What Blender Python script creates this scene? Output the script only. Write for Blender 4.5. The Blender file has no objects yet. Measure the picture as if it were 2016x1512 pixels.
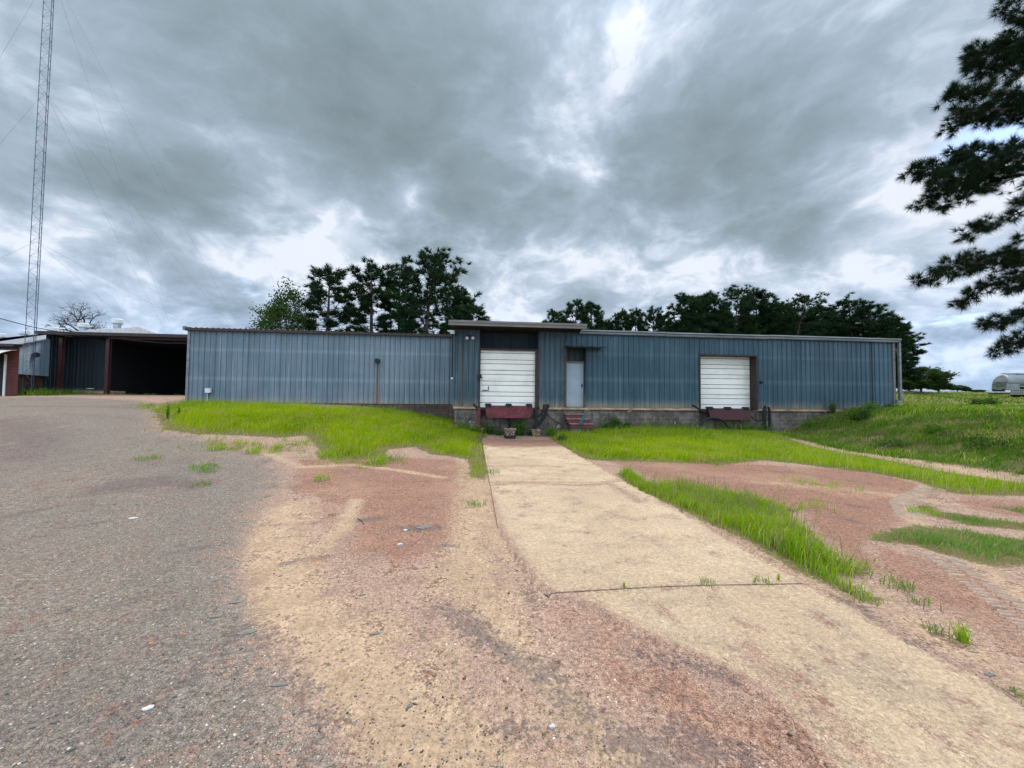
import bpy, bmesh, math, random
import numpy as np
random.seed(7); RNG = np.random.default_rng(7)
sc = bpy.context.scene; COL = sc.collection
R = math.radians
# ------------------------------------------------------------------ camera
CAM = np.array([0.0, 0.0, 1.7]); FPX = 757.0
th, ro = R(1.95), R(0.62)
f_ = np.array([0, math.cos(th), math.sin(th)]); r0 = np.array([1.0, 0, 0]); u0 = np.cross(r0, f_)
r_ = r0 * math.cos(ro) + u0 * math.sin(ro); u_ = u0 * math.cos(ro) - r0 * math.sin(ro)
def ray(px, py):
    d = f_ + r_ * ((px - 1008) / FPX) - u_ * ((py - 756) / FPX)
    return d
cd = bpy.data.cameras.new('camera'); cam = bpy.data.objects.new('camera', cd); COL.objects.link(cam)
from mathutils import Matrix, Vector
cam.matrix_world = Matrix(((r_[0], u_[0], -f_[0], CAM[0]), (r_[1], u_[1], -f_[1], CAM[1]), (r_[2], u_[2], -f_[2], CAM[2]), (0, 0, 0, 1)))
cd.sensor_width = 36; cd.lens = FPX / 2016 * 36; cd.clip_end = 5000; cd.clip_start = 0.05
sc.camera = cam
# ------------------------------------------------------------------ frame of the warehouse
PSI = R(5.65); DV = np.array([math.cos(PSI), math.sin(PSI)]); NV = np.array([-math.sin(PSI), math.cos(PSI)]); W0 = np.array([0, 17.4])
def S(px, py, off=0.0):                       # pixel -> (along wall, height) on the wall plane at depth off
    d = ray(px, py); a = W0 + NV * off
    t = (a - CAM[:2]) @ NV / (d[:2] @ NV); p = CAM + d * t
    return float((p[:2] - W0) @ DV), float(p[2])
def toloc(x, y):
    return (x - W0[0]) * DV[0] + (y - W0[1]) * DV[1], (x - W0[0]) * NV[0] + (y - W0[1]) * NV[1]
def toworld(s, y, z=0): 
    p = W0 + DV * s + NV * y; return (float(p[0]), float(p[1]), z)
def at(px, py, Y):                            # pixel -> point at forward distance Y
    d = ray(px, py); return CAM + d * (Y / d[1])
# ------------------------------------------------------------------ terrain
def sm(a, b, t):
    k = np.clip((np.asarray(t, float) - a) / (b - a), 0, 1); return k * k * (3 - 2 * k)
def T(x, y):
    x = np.asarray(x, float); y = np.asarray(y, float)
    z = 1.25 * sm(3.5, 19, y) * sm(0.3, -9, x) + .33 * sm(17, 24, y) * sm(-8, -15, x)
    z = z + 1.3 * sm(11.9, 17, x) * sm(5, 13, y) + .2 * sm(12.5, 17, y) * sm(1.8, 5, x) * sm(13, 11, x)
    z = z + 1.4 * sm(21, 27, y) * sm(-13, -8, x) * sm(14, 11.5, x)
    z = z + .2 * sm(20, 40, y) * sm(11, 16, x) + .036 * np.clip(y - 28, 0, 85) * sm(12, 30, x)
    near = sm(40, 15, np.hypot(x, y)); off = sm(2.2, 4.5, np.abs(x - .9))
    z = z + near * (.012 * np.sin(1.9 * x + .6 * y) * np.sin(1.3 * y - .4 * x + 1) + .02 * off * np.sin(.8 * x + 2) * np.sin(.9 * y + .7 * x))
    z = z + sm(19, 26, x) * sm(22, 30, y) * (.16 * np.sin(.33 * x + 1) * np.sin(.21 * y) + .5 * np.exp(-((x - 40) / 5.) ** 2 - ((y - 42) / 5) ** 2))
    return z
def ground(px, py):
    d = ray(px, py); ts = np.geomspace(.6, 500, 1500)
    P = CAM[None] + d[None] * (ts / d[1])[:, None]
    below = P[:, 2] < T(P[:, 0], P[:, 1])
    i = int(np.argmax(below)) if below.any() else len(ts) - 1
    a, b = ts[max(i - 1, 0)], ts[i]
    for _ in range(25):
        m = (a + b) / 2; p = CAM + d * (m / d[1])
        if p[2] < T(p[0], p[1]): b = m
        else: a = m
    p = CAM + d * (b / d[1]); return np.array([p[0], p[1], float(T(p[0], p[1]))])
def gpoly(pts): return np.array([ground(*p)[:2] for p in pts])
def sdist(poly, X, Y, closed=True):           # signed distance, positive inside
    n = len(poly); dm = np.full(X.shape, 1e9); ins = np.zeros(X.shape, bool)
    for i in range(n if closed else n - 1):
        a = poly[i]; b = poly[(i + 1) % n]; e = b - a
        t = np.clip(((X - a[0]) * e[0] + (Y - a[1]) * e[1]) / (e @ e + 1e-12), 0, 1)
        dm = np.minimum(dm, np.hypot(X - a[0] - t * e[0], Y - a[1] - t * e[1]))
        if closed:
            c = (a[1] > Y) != (b[1] > Y)
            with np.errstate(divide='ignore', invalid='ignore'):
                ins ^= c & (X < (b[0] - a[0]) * (Y - a[1]) / (b[1] - a[1]) + a[0])
    return np.where(ins, dm, -dm) if closed else dm
# ------------------------------------------------------------------ tagging and meshes
def tag(o, label=None, cat=None, group=None, kind=None):
    if label: o['label'] = label
    if cat: o['category'] = cat
    if group: o['group'] = group
    if kind: o['kind'] = kind
    return o
def thing(name, label, cat, loc=(0, 0, 0), rz=0, group=None):
    o = bpy.data.objects.new(name, None); COL.objects.link(o); o.empty_display_size = .2
    o.location = loc; o.rotation_euler = (0, 0, rz); return tag(o, label, cat, group)
def link(name, me, parent=None):
    o = bpy.data.objects.new(name, me); COL.objects.link(o)
    if parent: o.parent = parent
    return o
def npmesh(name, V, F, mat=None, k=3, smooth=False):   # V (n,3) F (m,k)
    me = bpy.data.meshes.new(name); V = np.asarray(V, np.float32); F = np.asarray(F, np.int32)
    me.vertices.add(len(V)); me.vertices.foreach_set('co', V.ravel())
    me.loops.add(F.size); me.loops.foreach_set('vertex_index', F.ravel())
    me.polygons.add(len(F)); me.polygons.foreach_set('loop_start', np.arange(0, F.size, k, dtype=np.int32))
    if smooth: me.polygons.foreach_set('use_smooth', np.ones(len(F), bool))
    me.update(calc_edges=True)
    if mat: me.materials.append(mat)
    return me
class MB:
    def __init__(s): s.v = []; s.f = []; s.m = []; s.mi = 0
    def add(s, vs, fs):
        o = len(s.v); s.v += [tuple(map(float, p)) for p in vs]; s.f += [tuple(o + i for i in f) for f in fs]; s.m += [s.mi] * len(fs); return s
    def box(s, x0, x1, y0, y1, z0, z1):
        return s.add([(x0, y0, z0), (x1, y0, z0), (x1, y1, z0), (x0, y1, z0), (x0, y0, z1), (x1, y0, z1), (x1, y1, z1), (x0, y1, z1)],
                     [(0, 3, 2, 1), (4, 5, 6, 7), (0, 1, 5, 4), (1, 2, 6, 5), (2, 3, 7, 6), (3, 0, 4, 7)])
    def quad(s, *p): return s.add(p, [tuple(range(len(p)))])
    def tube(s, pts, rad, n=8, cap=True):
        pts = [Vector(p) for p in pts]; m = len(pts)
        rad = [rad] * m if not hasattr(rad, '__len__') else rad
        vs = []; up = None
        for i, p in enumerate(pts):
            t = (pts[min(i + 1, m - 1)] - pts[max(i - 1, 0)]).normalized()
            if up is None: up = t.orthogonal().normalized()
            up = (up - t * up.dot(t)); up = up.normalized() if up.length > 1e-6 else t.orthogonal().normalized()
            b = t.cross(up)
            for k in range(n):
                a = 2 * math.pi * k / n; vs.append(p + (up * math.cos(a) + b * math.sin(a)) * rad[i])
        fs = [(i * n + k, i * n + (k + 1) % n, (i + 1) * n + (k + 1) % n, (i + 1) * n + k) for i in range(m - 1) for k in range(n)]
        if cap: fs += [tuple(range(n - 1, -1, -1)), tuple((m - 1) * n + k for k in range(n))]
        return s.add(vs, fs)
    def prism(s, poly, y0, y1):               # polygon in (x,z), extruded along y
        n = len(poly)
        return s.add([(x, y0, z) for x, z in poly] + [(x, y1, z) for x, z in poly],
                     [tuple(range(n)), tuple(range(2 * n - 1, n - 1, -1))] + [(i, i + n, (i + 1) % n + n, (i + 1) % n) for i in range(n)])
    def mesh(s, name, mats, smooth=False, bevel=0):
        me = bpy.data.meshes.new(name); me.from_pydata(s.v, [], s.f)
        for m in (mats if isinstance(mats, (list, tuple)) else [mats]): me.materials.append(m)
        me.polygons.foreach_set('material_index', s.m)
        bm = bmesh.new(); bm.from_mesh(me)
        bmesh.ops.recalc_face_normals(bm, faces=bm.faces)
        if bevel: bmesh.ops.bevel(bm, geom=bm.edges[:], offset=bevel, segments=2, affect='EDGES', profile=.5)
        bm.to_mesh(me); bm.free()
        if smooth: me.polygons.foreach_set('use_smooth', [True] * len(me.polygons))
        me.update(); return me
    def build(s, name, mats, parent=None, smooth=False, bevel=0):
        return link(name, s.mesh(name, mats, smooth, bevel), parent)
# ------------------------------------------------------------------ shader helpers
class NT:
    def __init__(s, name):
        s.mat = bpy.data.materials.new(name); s.mat.use_nodes = True; s.t = s.mat.node_tree; s.t.nodes.clear()
        s.out = s.t.nodes.new('ShaderNodeOutputMaterial')
    def n(s, typ, **kw):
        nd = s.t.nodes.new(typ)
        for k, v in kw.items(): setattr(nd, k, v)
        return nd
    def put(s, sock, v):
        if v is None: return
        if hasattr(v, 'is_linked') or isinstance(v, bpy.types.NodeSocket): s.t.links.new(v, sock)
        else:
            if hasattr(sock.default_value, '__len__') and not hasattr(v, '__len__'): v = (v,) * len(sock.default_value)
            if hasattr(v, '__len__') and len(v) == 3 and len(sock.default_value) == 4: v = (*v, 1)
            sock.default_value = v
    def pos(s): return s.n('ShaderNodeNewGeometry').outputs['Position']
    def obj(s): return s.n('ShaderNodeTexCoord').outputs['Object']
    def isl(s): return s.n('ShaderNodeNewGeometry').outputs['Random Per Island']
    def math(s, op, a, b=None, c=None, clamp=False):
        nd = s.n('ShaderNodeMath', operation=op, use_clamp=clamp)
        for i, v in enumerate((a, b, c)):
            if v is not None: s.put(nd.inputs[i], v)
        return nd.outputs[0]
    def vmul(s, v, k):
        nd = s.n('ShaderNodeVectorMath', operation='MULTIPLY'); s.put(nd.inputs[0], v); s.put(nd.inputs[1], k); return nd.outputs[0]
    def vadd(s, v, k):
        nd = s.n('ShaderNodeVectorMath', operation='ADD'); s.put(nd.inputs[0], v); s.put(nd.inputs[1], k); return nd.outputs[0]
    def xyz(s, v):
        nd = s.n('ShaderNodeSeparateXYZ'); s.put(nd.inputs[0], v); return nd.outputs
    def noise(s, v, scale, detail=3, rough=.55, dist=0, col=False):
        nd = s.n('ShaderNodeTexNoise'); s.put(nd.inputs['Vector'], v); s.put(nd.inputs['Scale'], scale); s.put(nd.inputs['Detail'], detail)
        s.put(nd.inputs['Roughness'], rough); s.put(nd.inputs['Distortion'], dist); return nd.outputs['Color' if col else 'Fac']
    def voro(s, v, scale, feat='F1', rnd=1.0):
        nd = s.n('ShaderNodeTexVoronoi', feature=feat); s.put(nd.inputs['Vector'], v); s.put(nd.inputs['Scale'], scale); s.put(nd.inputs['Randomness'], rnd); return nd.outputs
    def step(s, v, a, b, lo=0., hi=1.):
        nd = s.n('ShaderNodeMapRange', interpolation_type='SMOOTHSTEP')
        for k, x in (('Value', v), ('From Min', a), ('From Max', b), ('To Min', lo), ('To Max', hi)): s.put(nd.inputs[k], x)
        return nd.outputs[0]
    def lin(s, v, a, b, lo=0., hi=1.):
        nd = s.n('ShaderNodeMapRange')
        for k, x in (('Value', v), ('From Min', a), ('From Max', b), ('To Min', lo), ('To Max', hi)): s.put(nd.inputs[k], x)
        return nd.outputs[0]
    def mix(s, fac, a, b, mode='MIX'):
        nd = s.n('ShaderNodeMix', data_type='RGBA', blend_type=mode); s.put(nd.inputs[0], fac); s.put(nd.inputs[6], a); s.put(nd.inputs[7], b); return nd.outputs[2]
    def gray(s, v):
        nd = s.n('ShaderNodeCombineColor')
        for i in range(3): s.put(nd.inputs[i], v)
        return nd.outputs[0]
    def bump(s, h, strength=.3, dist=.01):
        nd = s.n('ShaderNodeBump'); s.put(nd.inputs['Height'], h); nd.inputs['Strength'].default_value = strength; nd.inputs['Distance'].default_value = dist; return nd.outputs[0]
    def bsdf(s, col, rough=.8, metal=0., normal=None, spec=.3):
        nd = s.n('ShaderNodeBsdfPrincipled'); s.put(nd.inputs['Base Color'], col); s.put(nd.inputs['Roughness'], rough); s.put(nd.inputs['Metallic'], metal)
        nd.inputs['Specular IOR Level'].default_value = spec
        if normal is not None: s.put(nd.inputs['Normal'], normal)
        s.t.links.new(nd.outputs[0], s.out.inputs[0]); return nd
def simple(name, col, rough=.7, metal=0., var=.35, scale=4., spec=.3, col2=None, bump=.15, stretch=(1, 1, 1), cut=(.35, .7)):
    m = NT(name); v = m.vmul(m.obj(), stretch); a = m.noise(v, scale, 6, .65); b = m.noise(v, scale * 7, 4, .6)
    c = m.mix(m.step(a, *cut), col, col2 or tuple(x * (1 - var) for x in col))
    c = m.mix(1., c, m.gray(m.lin(b, .25, .75, 1 - var * .6, 1 + var * .4)), 'MULTIPLY')
    m.bsdf(c, m.lin(b, .3, .7, max(rough - .12, 0.02), min(rough + .12, 1)), metal, m.bump(b, bump, .01), spec); return m.mat
def foliage(name, dark, light, trans=.35, posscale=.5, tip=None, up=0., dry=None):
    m = NT(name); i = m.isl(); p = m.noise(m.pos(), posscale, 3)
    k = m.math('ADD', m.math('MULTIPLY', i, .55), m.lin(p, .3, .7, 0, .45))
    c = m.mix(k, dark, light)
    if dry: c = m.mix(m.math('MULTIPLY', m.step(m.noise(m.vadd(m.pos(), (5, 3, 0)), posscale * 2.6, 5, .65), .48, .66), m.step(i, .1, .6, .25, 1.)), c, dry)
    if tip: c = m.mix(m.step(i, .86, .97), c, tip)
    d = m.n('ShaderNodeBsdfDiffuse'); m.put(d.inputs[0], c); t = m.n('ShaderNodeBsdfTranslucent'); m.put(t.inputs[0], c)
    if up:                                        # soft thin blades: shading normal leans to the sky like a sward's
        g = m.n('ShaderNodeNewGeometry').outputs['Normal']; v = m.vadd(m.vmul(g, 1 - up), (0, 0, up)); nn = m.n('ShaderNodeVectorMath', operation='NORMALIZE'); m.put(nn.inputs[0], v)
        m.put(d.inputs['Normal'], nn.outputs[0])
    x = m.n('ShaderNodeMixShader'); x.inputs[0].default_value = trans
    m.t.links.new(d.outputs[0], x.inputs[1]); m.t.links.new(t.outputs[0], x.inputs[2]); m.t.links.new(x.outputs[0], m.out.inputs[0]); return m.mat
# ------------------------------------------------------------------ sky, sun, exposure
SUN_EL, SUN_AZ = R(60), R(14)                 # azimuth from +y towards +x
def build_world():
    w = bpy.data.worlds.new('World'); sc.world = w; w.use_nodes = True; t = w.node_tree; t.nodes.clear()
    m = NT.__new__(NT); m.t = t; out = t.nodes.new('ShaderNodeOutputWorld')
    sky = m.n('ShaderNodeTexSky', sky_type='NISHITA'); sky.sun_disc = False; sky.sun_elevation = SUN_EL; sky.sun_rotation = SUN_AZ
    d = m.n('ShaderNodeTexCoord').outputs['Generated']
    nd = m.n('ShaderNodeVectorMath', operation='NORMALIZE'); m.put(nd.inputs[0], d); d = nd.outputs[0]
    x, y, z = m.xyz(d); zc = m.math('MAXIMUM', z, 0.0)
    h = m.math('ADD', zc, .42)
    c = m.n('ShaderNodeCombineXYZ'); m.put(c.inputs[0], m.math('DIVIDE', x, h)); m.put(c.inputs[1], m.math('DIVIDE', y, h)); m.put(c.inputs[2], m.math('MULTIPLY', z, .6)); P = c.outputs[0]
    # heaped cloud masses and breaks, each a soft spot of the dome: (pixel, size, brightness)
    v = None
    wob = m.vadd(d, m.vmul(m.vadd(m.noise(P, 1.1, 5, .6, 0, True), (-.5, -.5, -.5)), (.30, .30, .24)))
    spots = [(640, 60, 369, -0.289), (1000, 130, 257, -0.255), (330, 210, 168, -0.119), (760, 250, 212, -0.204), (330, 360, 145, -0.187), (520, 400, 134, -0.102), (60, 560, 112, -0.204),(240, 560, 134, -0.102),
             (1480, 300, 190, -0.289), (1630, 150, 212, -0.136), (1330, 330, 123, -0.153), (1850, 60, 190, 0.087), (1000, 440, 134, -0.204), (1160, 420, 134, -0.153), (1560, 440, 123, -0.136),
             (1265, 80, 50, 0.261), (1255, 150, 44, 0.174), (1185, 240, 67, 0.227), (1120, 285, 56, 0.261), (1195, 330, 39, 0.243), (1165, 390, 39, 0.174), (825, 375, 50, 0.296), (740, 420, 78, 0.192), (650, 470, 56, 0.174), (480, 250, 100, 0.122), (150, 180, 100, 0.140), (560, 330, 89, 0.174),
             (600, 480, 123, 0.227), (420, 480, 89, 0.192), (100, 470, 100, 0.105), (1050, 560, 145, 0.227), (1250, 540, 89, 0.192), (1780, 400, 112, 0.227), (1900, 330, 100, 0.174), (1700, 540, 100, 0.174), (1930, 470, 89, 0.174), (1400, 540, 100, 0.131), (1900, 620, 156, 0.156), (300, 610, 156, 0.087), (140, 620, 112, 0.122), (60, 40, 168, -0.051)]
    for px, py, sg, am in spots:
        q = ray(px, py); L = np.linalg.norm(q); q = q / L
        s = sg / FPX / L * (1 + 1 / L) / 2
        dt = m.n('ShaderNodeVectorMath', operation='DISTANCE'); m.put(dt.inputs[0], wob); m.put(dt.inputs[1], tuple(q))
        e = m.math('EXPONENT', m.math('MULTIPLY', m.math('POWER', m.math('DIVIDE', dt.outputs['Value'], s), 2), -1))
        v = m.math('MULTIPLY_ADD', e, am, v if v is not None else 0.0)
    n1 = m.noise(P, 2.0, 3, .5, .2); cs = m.n('ShaderNodeCombineXYZ'); m.put(cs.inputs[0], x); m.put(cs.inputs[1], y); m.put(cs.inputs[2], m.math('MULTIPLY', z, 1.7)); cs = cs.outputs[0]
    wp = m.vadd(cs, m.vmul(m.vadd(m.noise(cs, 3.2, 4, .5, 0, True), (-.5, -.5, -.5)), (.22, .22, .22)))
    n2 = m.noise(m.vadd(wp, (4.2, 1.7, .3)), 7.5, 9, .60, 0.)
    bl = m.math('ABSOLUTE', m.math('MULTIPLY_ADD', m.noise(m.vadd(wp, (2.2, 5.7, 1.3)), 5.5, 8, .52, 0.), 2., -1.))            # billows
    n3 = m.noise(m.vmul(cs, (1, 1, 2.0)), 5.0, 7, .58, .4)
    v = m.math('ADD', v, m.math('MULTIPLY_ADD', n1, .62, -.31)); v = m.math('ADD', v, m.math('MULTIPLY_ADD', n2, .60, -.30)); v = m.math('ADD', v, m.math('MULTIPLY', m.math('MULTIPLY_ADD', bl, -.66, .10), m.step(z, .62, .32, .35, 1.)))
    rdg = m.math('SUBTRACT', 1.0, m.math('ABSOLUTE', m.math('MULTIPLY_ADD', m.noise(m.vadd(wp, (1.3, 7.7, 2)), 5.0, 7, .55, .2), 2., -1.))); v = m.math('ADD', v, m.math('MULTIPLY', m.math('MULTIPLY', m.step(rdg, .78, 1.0), m.step(v, -.25, .25)), .26))
    low = m.step(z, .30, .02); v = m.math('ADD', v, m.math('MULTIPLY', m.math('MULTIPLY_ADD', n3, .9, -.45), m.step(z, .42, .1, .12, 1)))
    v = m.math('ADD', m.math('ADD', v, .60), m.math('MULTIPLY', low, -.05))
    rp = m.n('ShaderNodeValToRGB'); el = rp.color_ramp.elements
    el[0].position = 0.0; el[0].color = (.162, .212, .240, 1); el[1].position = 1.0; el[1].color = (.66, .705, .785, 1)
    for p, col in ((.32, (.226, .288, .332)), (.58, (.318, .392, .478)), (.8, (.47, .545, .645))):
        e = el.new(p); e.color = (*col, 1)
    m.put(rp.inputs[0], v)
    cl = m.mix(m.math('MULTIPLY', low, .55), rp.outputs[0], (1, 1, 1), 'MIX'); cl = rp.outputs[0]
    tint = m.mix(low, (1, 1, 1), (.90, 1.0, 1.13)); cl = m.mix(1., cl, tint, 'MULTIPLY')
    # a few thin places where the blue shows
    thin = m.math('MULTIPLY', m.step(m.noise(m.vadd(P, (2.2, 8.1, 0)), 2.2, 7, .6, .4), .60, .70), .55)
    q = ray(1990, 275); L = np.linalg.norm(q); dt = m.n('ShaderNodeVectorMath', operation='DISTANCE'); m.put(dt.inputs[0], wob); m.put(dt.inputs[1], tuple(q / L))
    thin = m.math('ADD', m.math('MULTIPLY', thin, m.step(z, .45, .1)), m.step(dt.outputs['Value'], .07, .02, 0, .9), clamp=True)
    # unseen sky overhead and behind the camera brightened to light walls and ground
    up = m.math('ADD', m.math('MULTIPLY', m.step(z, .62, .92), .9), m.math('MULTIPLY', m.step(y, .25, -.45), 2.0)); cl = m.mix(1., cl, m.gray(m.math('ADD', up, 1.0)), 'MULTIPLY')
    cl = m.mix(1., cl, SKY_GAIN, 'MULTIPLY')
    col = m.mix(thin, cl, m.mix(1., sky.outputs[0], 1.2, 'MULTIPLY'))
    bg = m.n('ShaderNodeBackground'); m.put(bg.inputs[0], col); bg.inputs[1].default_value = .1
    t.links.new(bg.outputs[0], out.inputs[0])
SKY_GAIN = 5.6
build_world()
sl = bpy.data.lights.new('sun', 'SUN'); sl.energy = 1.5; sl.angle = R(24); sl.color = (1, .975, .94)
so = bpy.data.objects.new('sun', sl); COL.objects.link(so)
so.rotation_euler = (Vector((math.sin(SUN_AZ) * math.cos(SUN_EL), math.cos(SUN_AZ) * math.cos(SUN_EL), math.sin(SUN_EL)))).to_track_quat('Z', 'Y').to_euler()
vs = sc.view_settings; vs.view_transform = 'Standard'; vs.look = 'None'; vs.gamma = 1; vs.exposure = 1.2; vs.use_curve_mapping = False
sc.render.engine = 'CYCLES'; sc.cycles.max_bounces = 6; sc.cycles.diffuse_bounces = 3; sc.cycles.transparent_max_bounces = 4; sc.cycles.caustics_reflective = False; sc.cycles.caustics_refractive = False
sc.cycles.use_denoising = True
# ------------------------------------------------------------------ ground zones
Z = {}
Z['asph'] = [(gpoly([(280, 788), (300, 800), (318, 846), (387, 862), (470, 880), (540, 905), (560, 950), (520, 985), (505, 1060), (480, 1110), (515, 1160), (545, 1230), (555, 1290), (580, 1350), (630, 1430), (690, 1512), (760, 1750), (-900, 1750), (-900, 800), (-500, 784), (-60, 783), (120, 781)]), .75, 1.)]
Z['red'] = [(gpoly(p), w, a) for p, w, a in [
    ([(590, 905), (760, 900), (900, 905), (955, 945), (958, 1000), (900, 1070), (800, 1110), (660, 1090), (700, 1020), (640, 985), (560, 960)], .30, .9),
    ([(1140, 880), (1180, 905), (1420, 912), (1700, 925), (1850, 965), (1800, 1000), (1760, 1040), (1700, 1070), (1730, 1130), (1640, 1080), (1580, 1010), (1450, 965), (1290, 945)], .22, 1.),
    ([(1720, 1075), (1880, 1110), (2016, 1160), (2200, 1240), (2200, 1420), (2016, 1300), (1850, 1200), (1740, 1140)], .2, .75),
    ([(1880, 975), (2016, 985), (2300, 1000), (2300, 1040), (2016, 1020), (1900, 1000)], .2, .8),
    ([(1090, 1190), (1180, 1200), (1260, 1250), (1330, 1285), (1440, 1330), (1530, 1390), (1640, 1512), (1800, 1750), (1300, 1750), (1300, 1512), (1230, 1400), (1130, 1290), (1060, 1190)], .25, .55),
    ([(0, 955), (160, 945), (330, 935), (330, 945), (150, 965), (0, 990), (-200, 1000), (-200, 960)], .3, .45),
    ([(520, 1060), (580, 1080), (640, 1100), (600, 1130), (540, 1125), (500, 1090)], .06, .9), ([(620, 985), (700, 1000), (690, 1040), (640, 1060)], .15, .5)]]
def pl(pts): return gpoly(pts)
LINES = {'sand': [(pl([(700, 985), (675, 1040), (630, 1085), (570, 1110)]), .12, .95), (pl([(570, 1000), (545, 1050), (545, 1110), (570, 1170), (620, 1240), (690, 1310), (780, 1390), (900, 1512), (1080, 1750)]), .25, 1.15),
                  (pl([(600, 990), (590, 1060)]), .16, .8), (pl([(700, 1200), (800, 1270), (930, 1330), (1100, 1420), (1350, 1600)]), .30, .5),
                  (pl([(520, 888), (590, 920), (700, 915), (780, 925), (870, 940)]), .12, .8), (pl([(945, 985), (925, 1030), (925, 1090), (950, 1170), (1020, 1280), (1130, 1400), (1280, 1512), (1450, 1650)]), .12, .95),
                  (pl([(600, 930), (680, 900), (760, 885)]), .2, .4), (pl([(1500, 950), (1650, 960), (1760, 975), (1850, 990)]), .25, .6),
                  (pl([(1830, 955), (1780, 985), (1790, 1020), (1860, 1050), (2016, 1180), (2200, 1290)]), .13, .75), (pl([(1640, 882), (1740, 896), (1830, 912), (1950, 940), (2060, 985)]), .36, .95),
                  (pl([(1690, 1190), (1780, 1260), (1900, 1350), (2100, 1480)]), .18, .55), (pl([(960, 945), (950, 990)]), .15, .8), (pl([(1720, 1150), (1850, 1260), (2060, 1400)]), .12, .5)],
         'dark': [(pl([(815, 1040), (860, 1038)]), .10, 1.), (pl([(865, 1075), (880, 1072)]), .05, .8), (pl([(705, 1025), (745, 1020)]), .07, .8), (pl([(545, 1115), (600, 1100), (650, 1095)]), .05, .9), (pl([(530, 1035), (620, 1030)]), .05, .7), (pl([(540, 1060), (590, 1055)]), .04, .7), (pl([(130, 1040), (200, 1028)]), .05, .8), (pl([(330, 1090), (430, 1072)]), .05, .7), (pl([(300, 1130), (340, 1120)]), .05, .6), (pl([(200, 1200), (300, 1170)]), .06, .5), (pl([(380, 1330), (480, 1240)]), .08, .5), (pl([(420, 870), (500, 880)]), .12, .4), (pl([(0, 925), (140, 905)]), .2, .4), (pl([(1480, 925), (1560, 930), (1700, 950)]), .12, .5), (pl([(1620, 1015), (1700, 1030)]), .1, .6), (pl([(1180, 915), (1230, 920)]), .1, .5),(pl([(870, 1190), (926, 1236), (987, 1281), (1048, 1329), (1108, 1374), (1169, 1422), (1300, 1500), (1450, 1600)]), .10, .8), (pl([(1240, 1285), (1330, 1300), (1440, 1340)]), .05, .9), (pl([(1080, 1300), (1110, 1350)]), .05, .5), (pl([(940, 1060), (1020, 1140), (1060, 1200)]), .05, .4),
                  (pl([(215, 962), (290, 950), (375, 955)]), .30, 1.), (pl([(250, 948), (330, 940)]), .2, .8), (pl([(250, 920), (360, 905)]), .3, .5), (pl([(0, 1020), (170, 985)]), .1, .7), (pl([(0, 830), (60, 860), (40, 900)]), .7, .7), (pl([(0, 800), (200, 800), (330, 806)]), .3, .45), (pl([(120, 815), (330, 826)]), .2, .35),
                  (pl([(520, 1250), (590, 1330), (650, 1420)]), .08, .5), (pl([(320, 1210), (420, 1160)]), .10, .4), (pl([(0, 1330), (100, 1400), (160, 1512)]), .3, .35), (pl([(1680, 1190), (1760, 1250), (1900, 1330), (2100, 1440)]), .10, .7), (pl([(1290, 1420), (1400, 1470), (1500, 1512)]), .08, .6), (pl([(1000, 1430), (1180, 1470), (1400, 1512), (1600, 1560)]), .06, .5),
                  (pl([(1820, 925), (1920, 945), (2060, 955)]), .22, .6), (pl([(1600, 985), (1720, 1000)]), .1, .5), (pl([(1420, 860), (1540, 856), (1660, 876)]), .2, .5)]}
G_LEFT = gpoly([(302, 806), (319, 846), (387, 855), (473, 858), (548, 862), (601, 858), (623, 880), (626, 905), (666, 907), (709, 905), (755, 903), (766, 885), (816, 880), (844, 894), (880, 898), (919, 905), (923, 937), (951, 946), (962, 930), (960, 896), (951, 870), (960, 858), (930, 838), (893, 818), (640, 803), (372, 793)])
G_RIGHT = gpoly([(1063, 850), (1083, 862), (1106, 880), (1124, 891), (1138, 899), (1158, 905), (1195, 908), (1300, 910), (1380, 913), (1420, 917), (1500, 907), (1560, 912), (1640, 922), (1720, 932), (1800, 947), (1850, 967), (1900, 974), (2016, 977), (2300, 985), (2300, 965), (2016, 952), (1960, 943), (1850, 927), (1750, 907), (1640, 888), (1560, 866), (1540, 850), (1500, 842), (1300, 836), (1150, 834), (1065, 842)])
G_STRIP = gpoly([(1210, 932), (1240, 930), (1285, 958), (1335, 952), (1450, 978), (1560, 1002), (1580, 1007), (1545, 1018), (1620, 1062), (1640, 1098), (1715, 1122), (1722, 1140), (1650, 1140), (1735, 1182), (1690, 1188), (1660, 1172), (1620, 1150), (1575, 1128), (1490, 1078), (1425, 1046), (1350, 1008), (1290, 982), (1250, 965)])
G_PATCH = [gpoly(p) for p in [[(1765, 1040), (1800, 1032), (1900, 1045), (2016, 1062), (2250, 1090), (2250, 1150), (2016, 1115), (1960, 1118), (1880, 1098), (1800, 1075), (1705, 1064), (1710, 1056)],
    [(1790, 998), (1830, 990), (1850, 1006), (1940, 1020), (2016, 1030), (2200, 1045), (2200, 1062), (2016, 1045), (1900, 1034), (1850, 1018)], [(1950, 998), (2016, 1000), (2200, 1005), (2200, 1020), (2016, 1012)], [(1975, 1350), (2016, 1362), (2150, 1400), (2150, 1480), (2016, 1392)]]]
G_SPARSE = [gpoly(p) for p in [[(395, 872), (470, 866), (540, 876), (600, 868), (612, 890), (540, 892), (480, 888), (400, 886)], [(640, 895), (700, 905), (760, 905), (790, 912), (740, 920), (660, 912)], [(1500, 990), (1580, 1000), (1570, 1015), (1500, 1005)], [(1540, 942), (1660, 955), (1690, 965), (1560, 955)], [(270, 796), (330, 800), (320, 812), (285, 806)]]]
BANK = np.array([(11.9, 17.6), (11.6, 14), (11.7, 11), (12.1, 8.6), (15, 8), (40, 8), (40, 24), (19.6, 24), (19.6, 19.4), (12, 18.6)])
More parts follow.
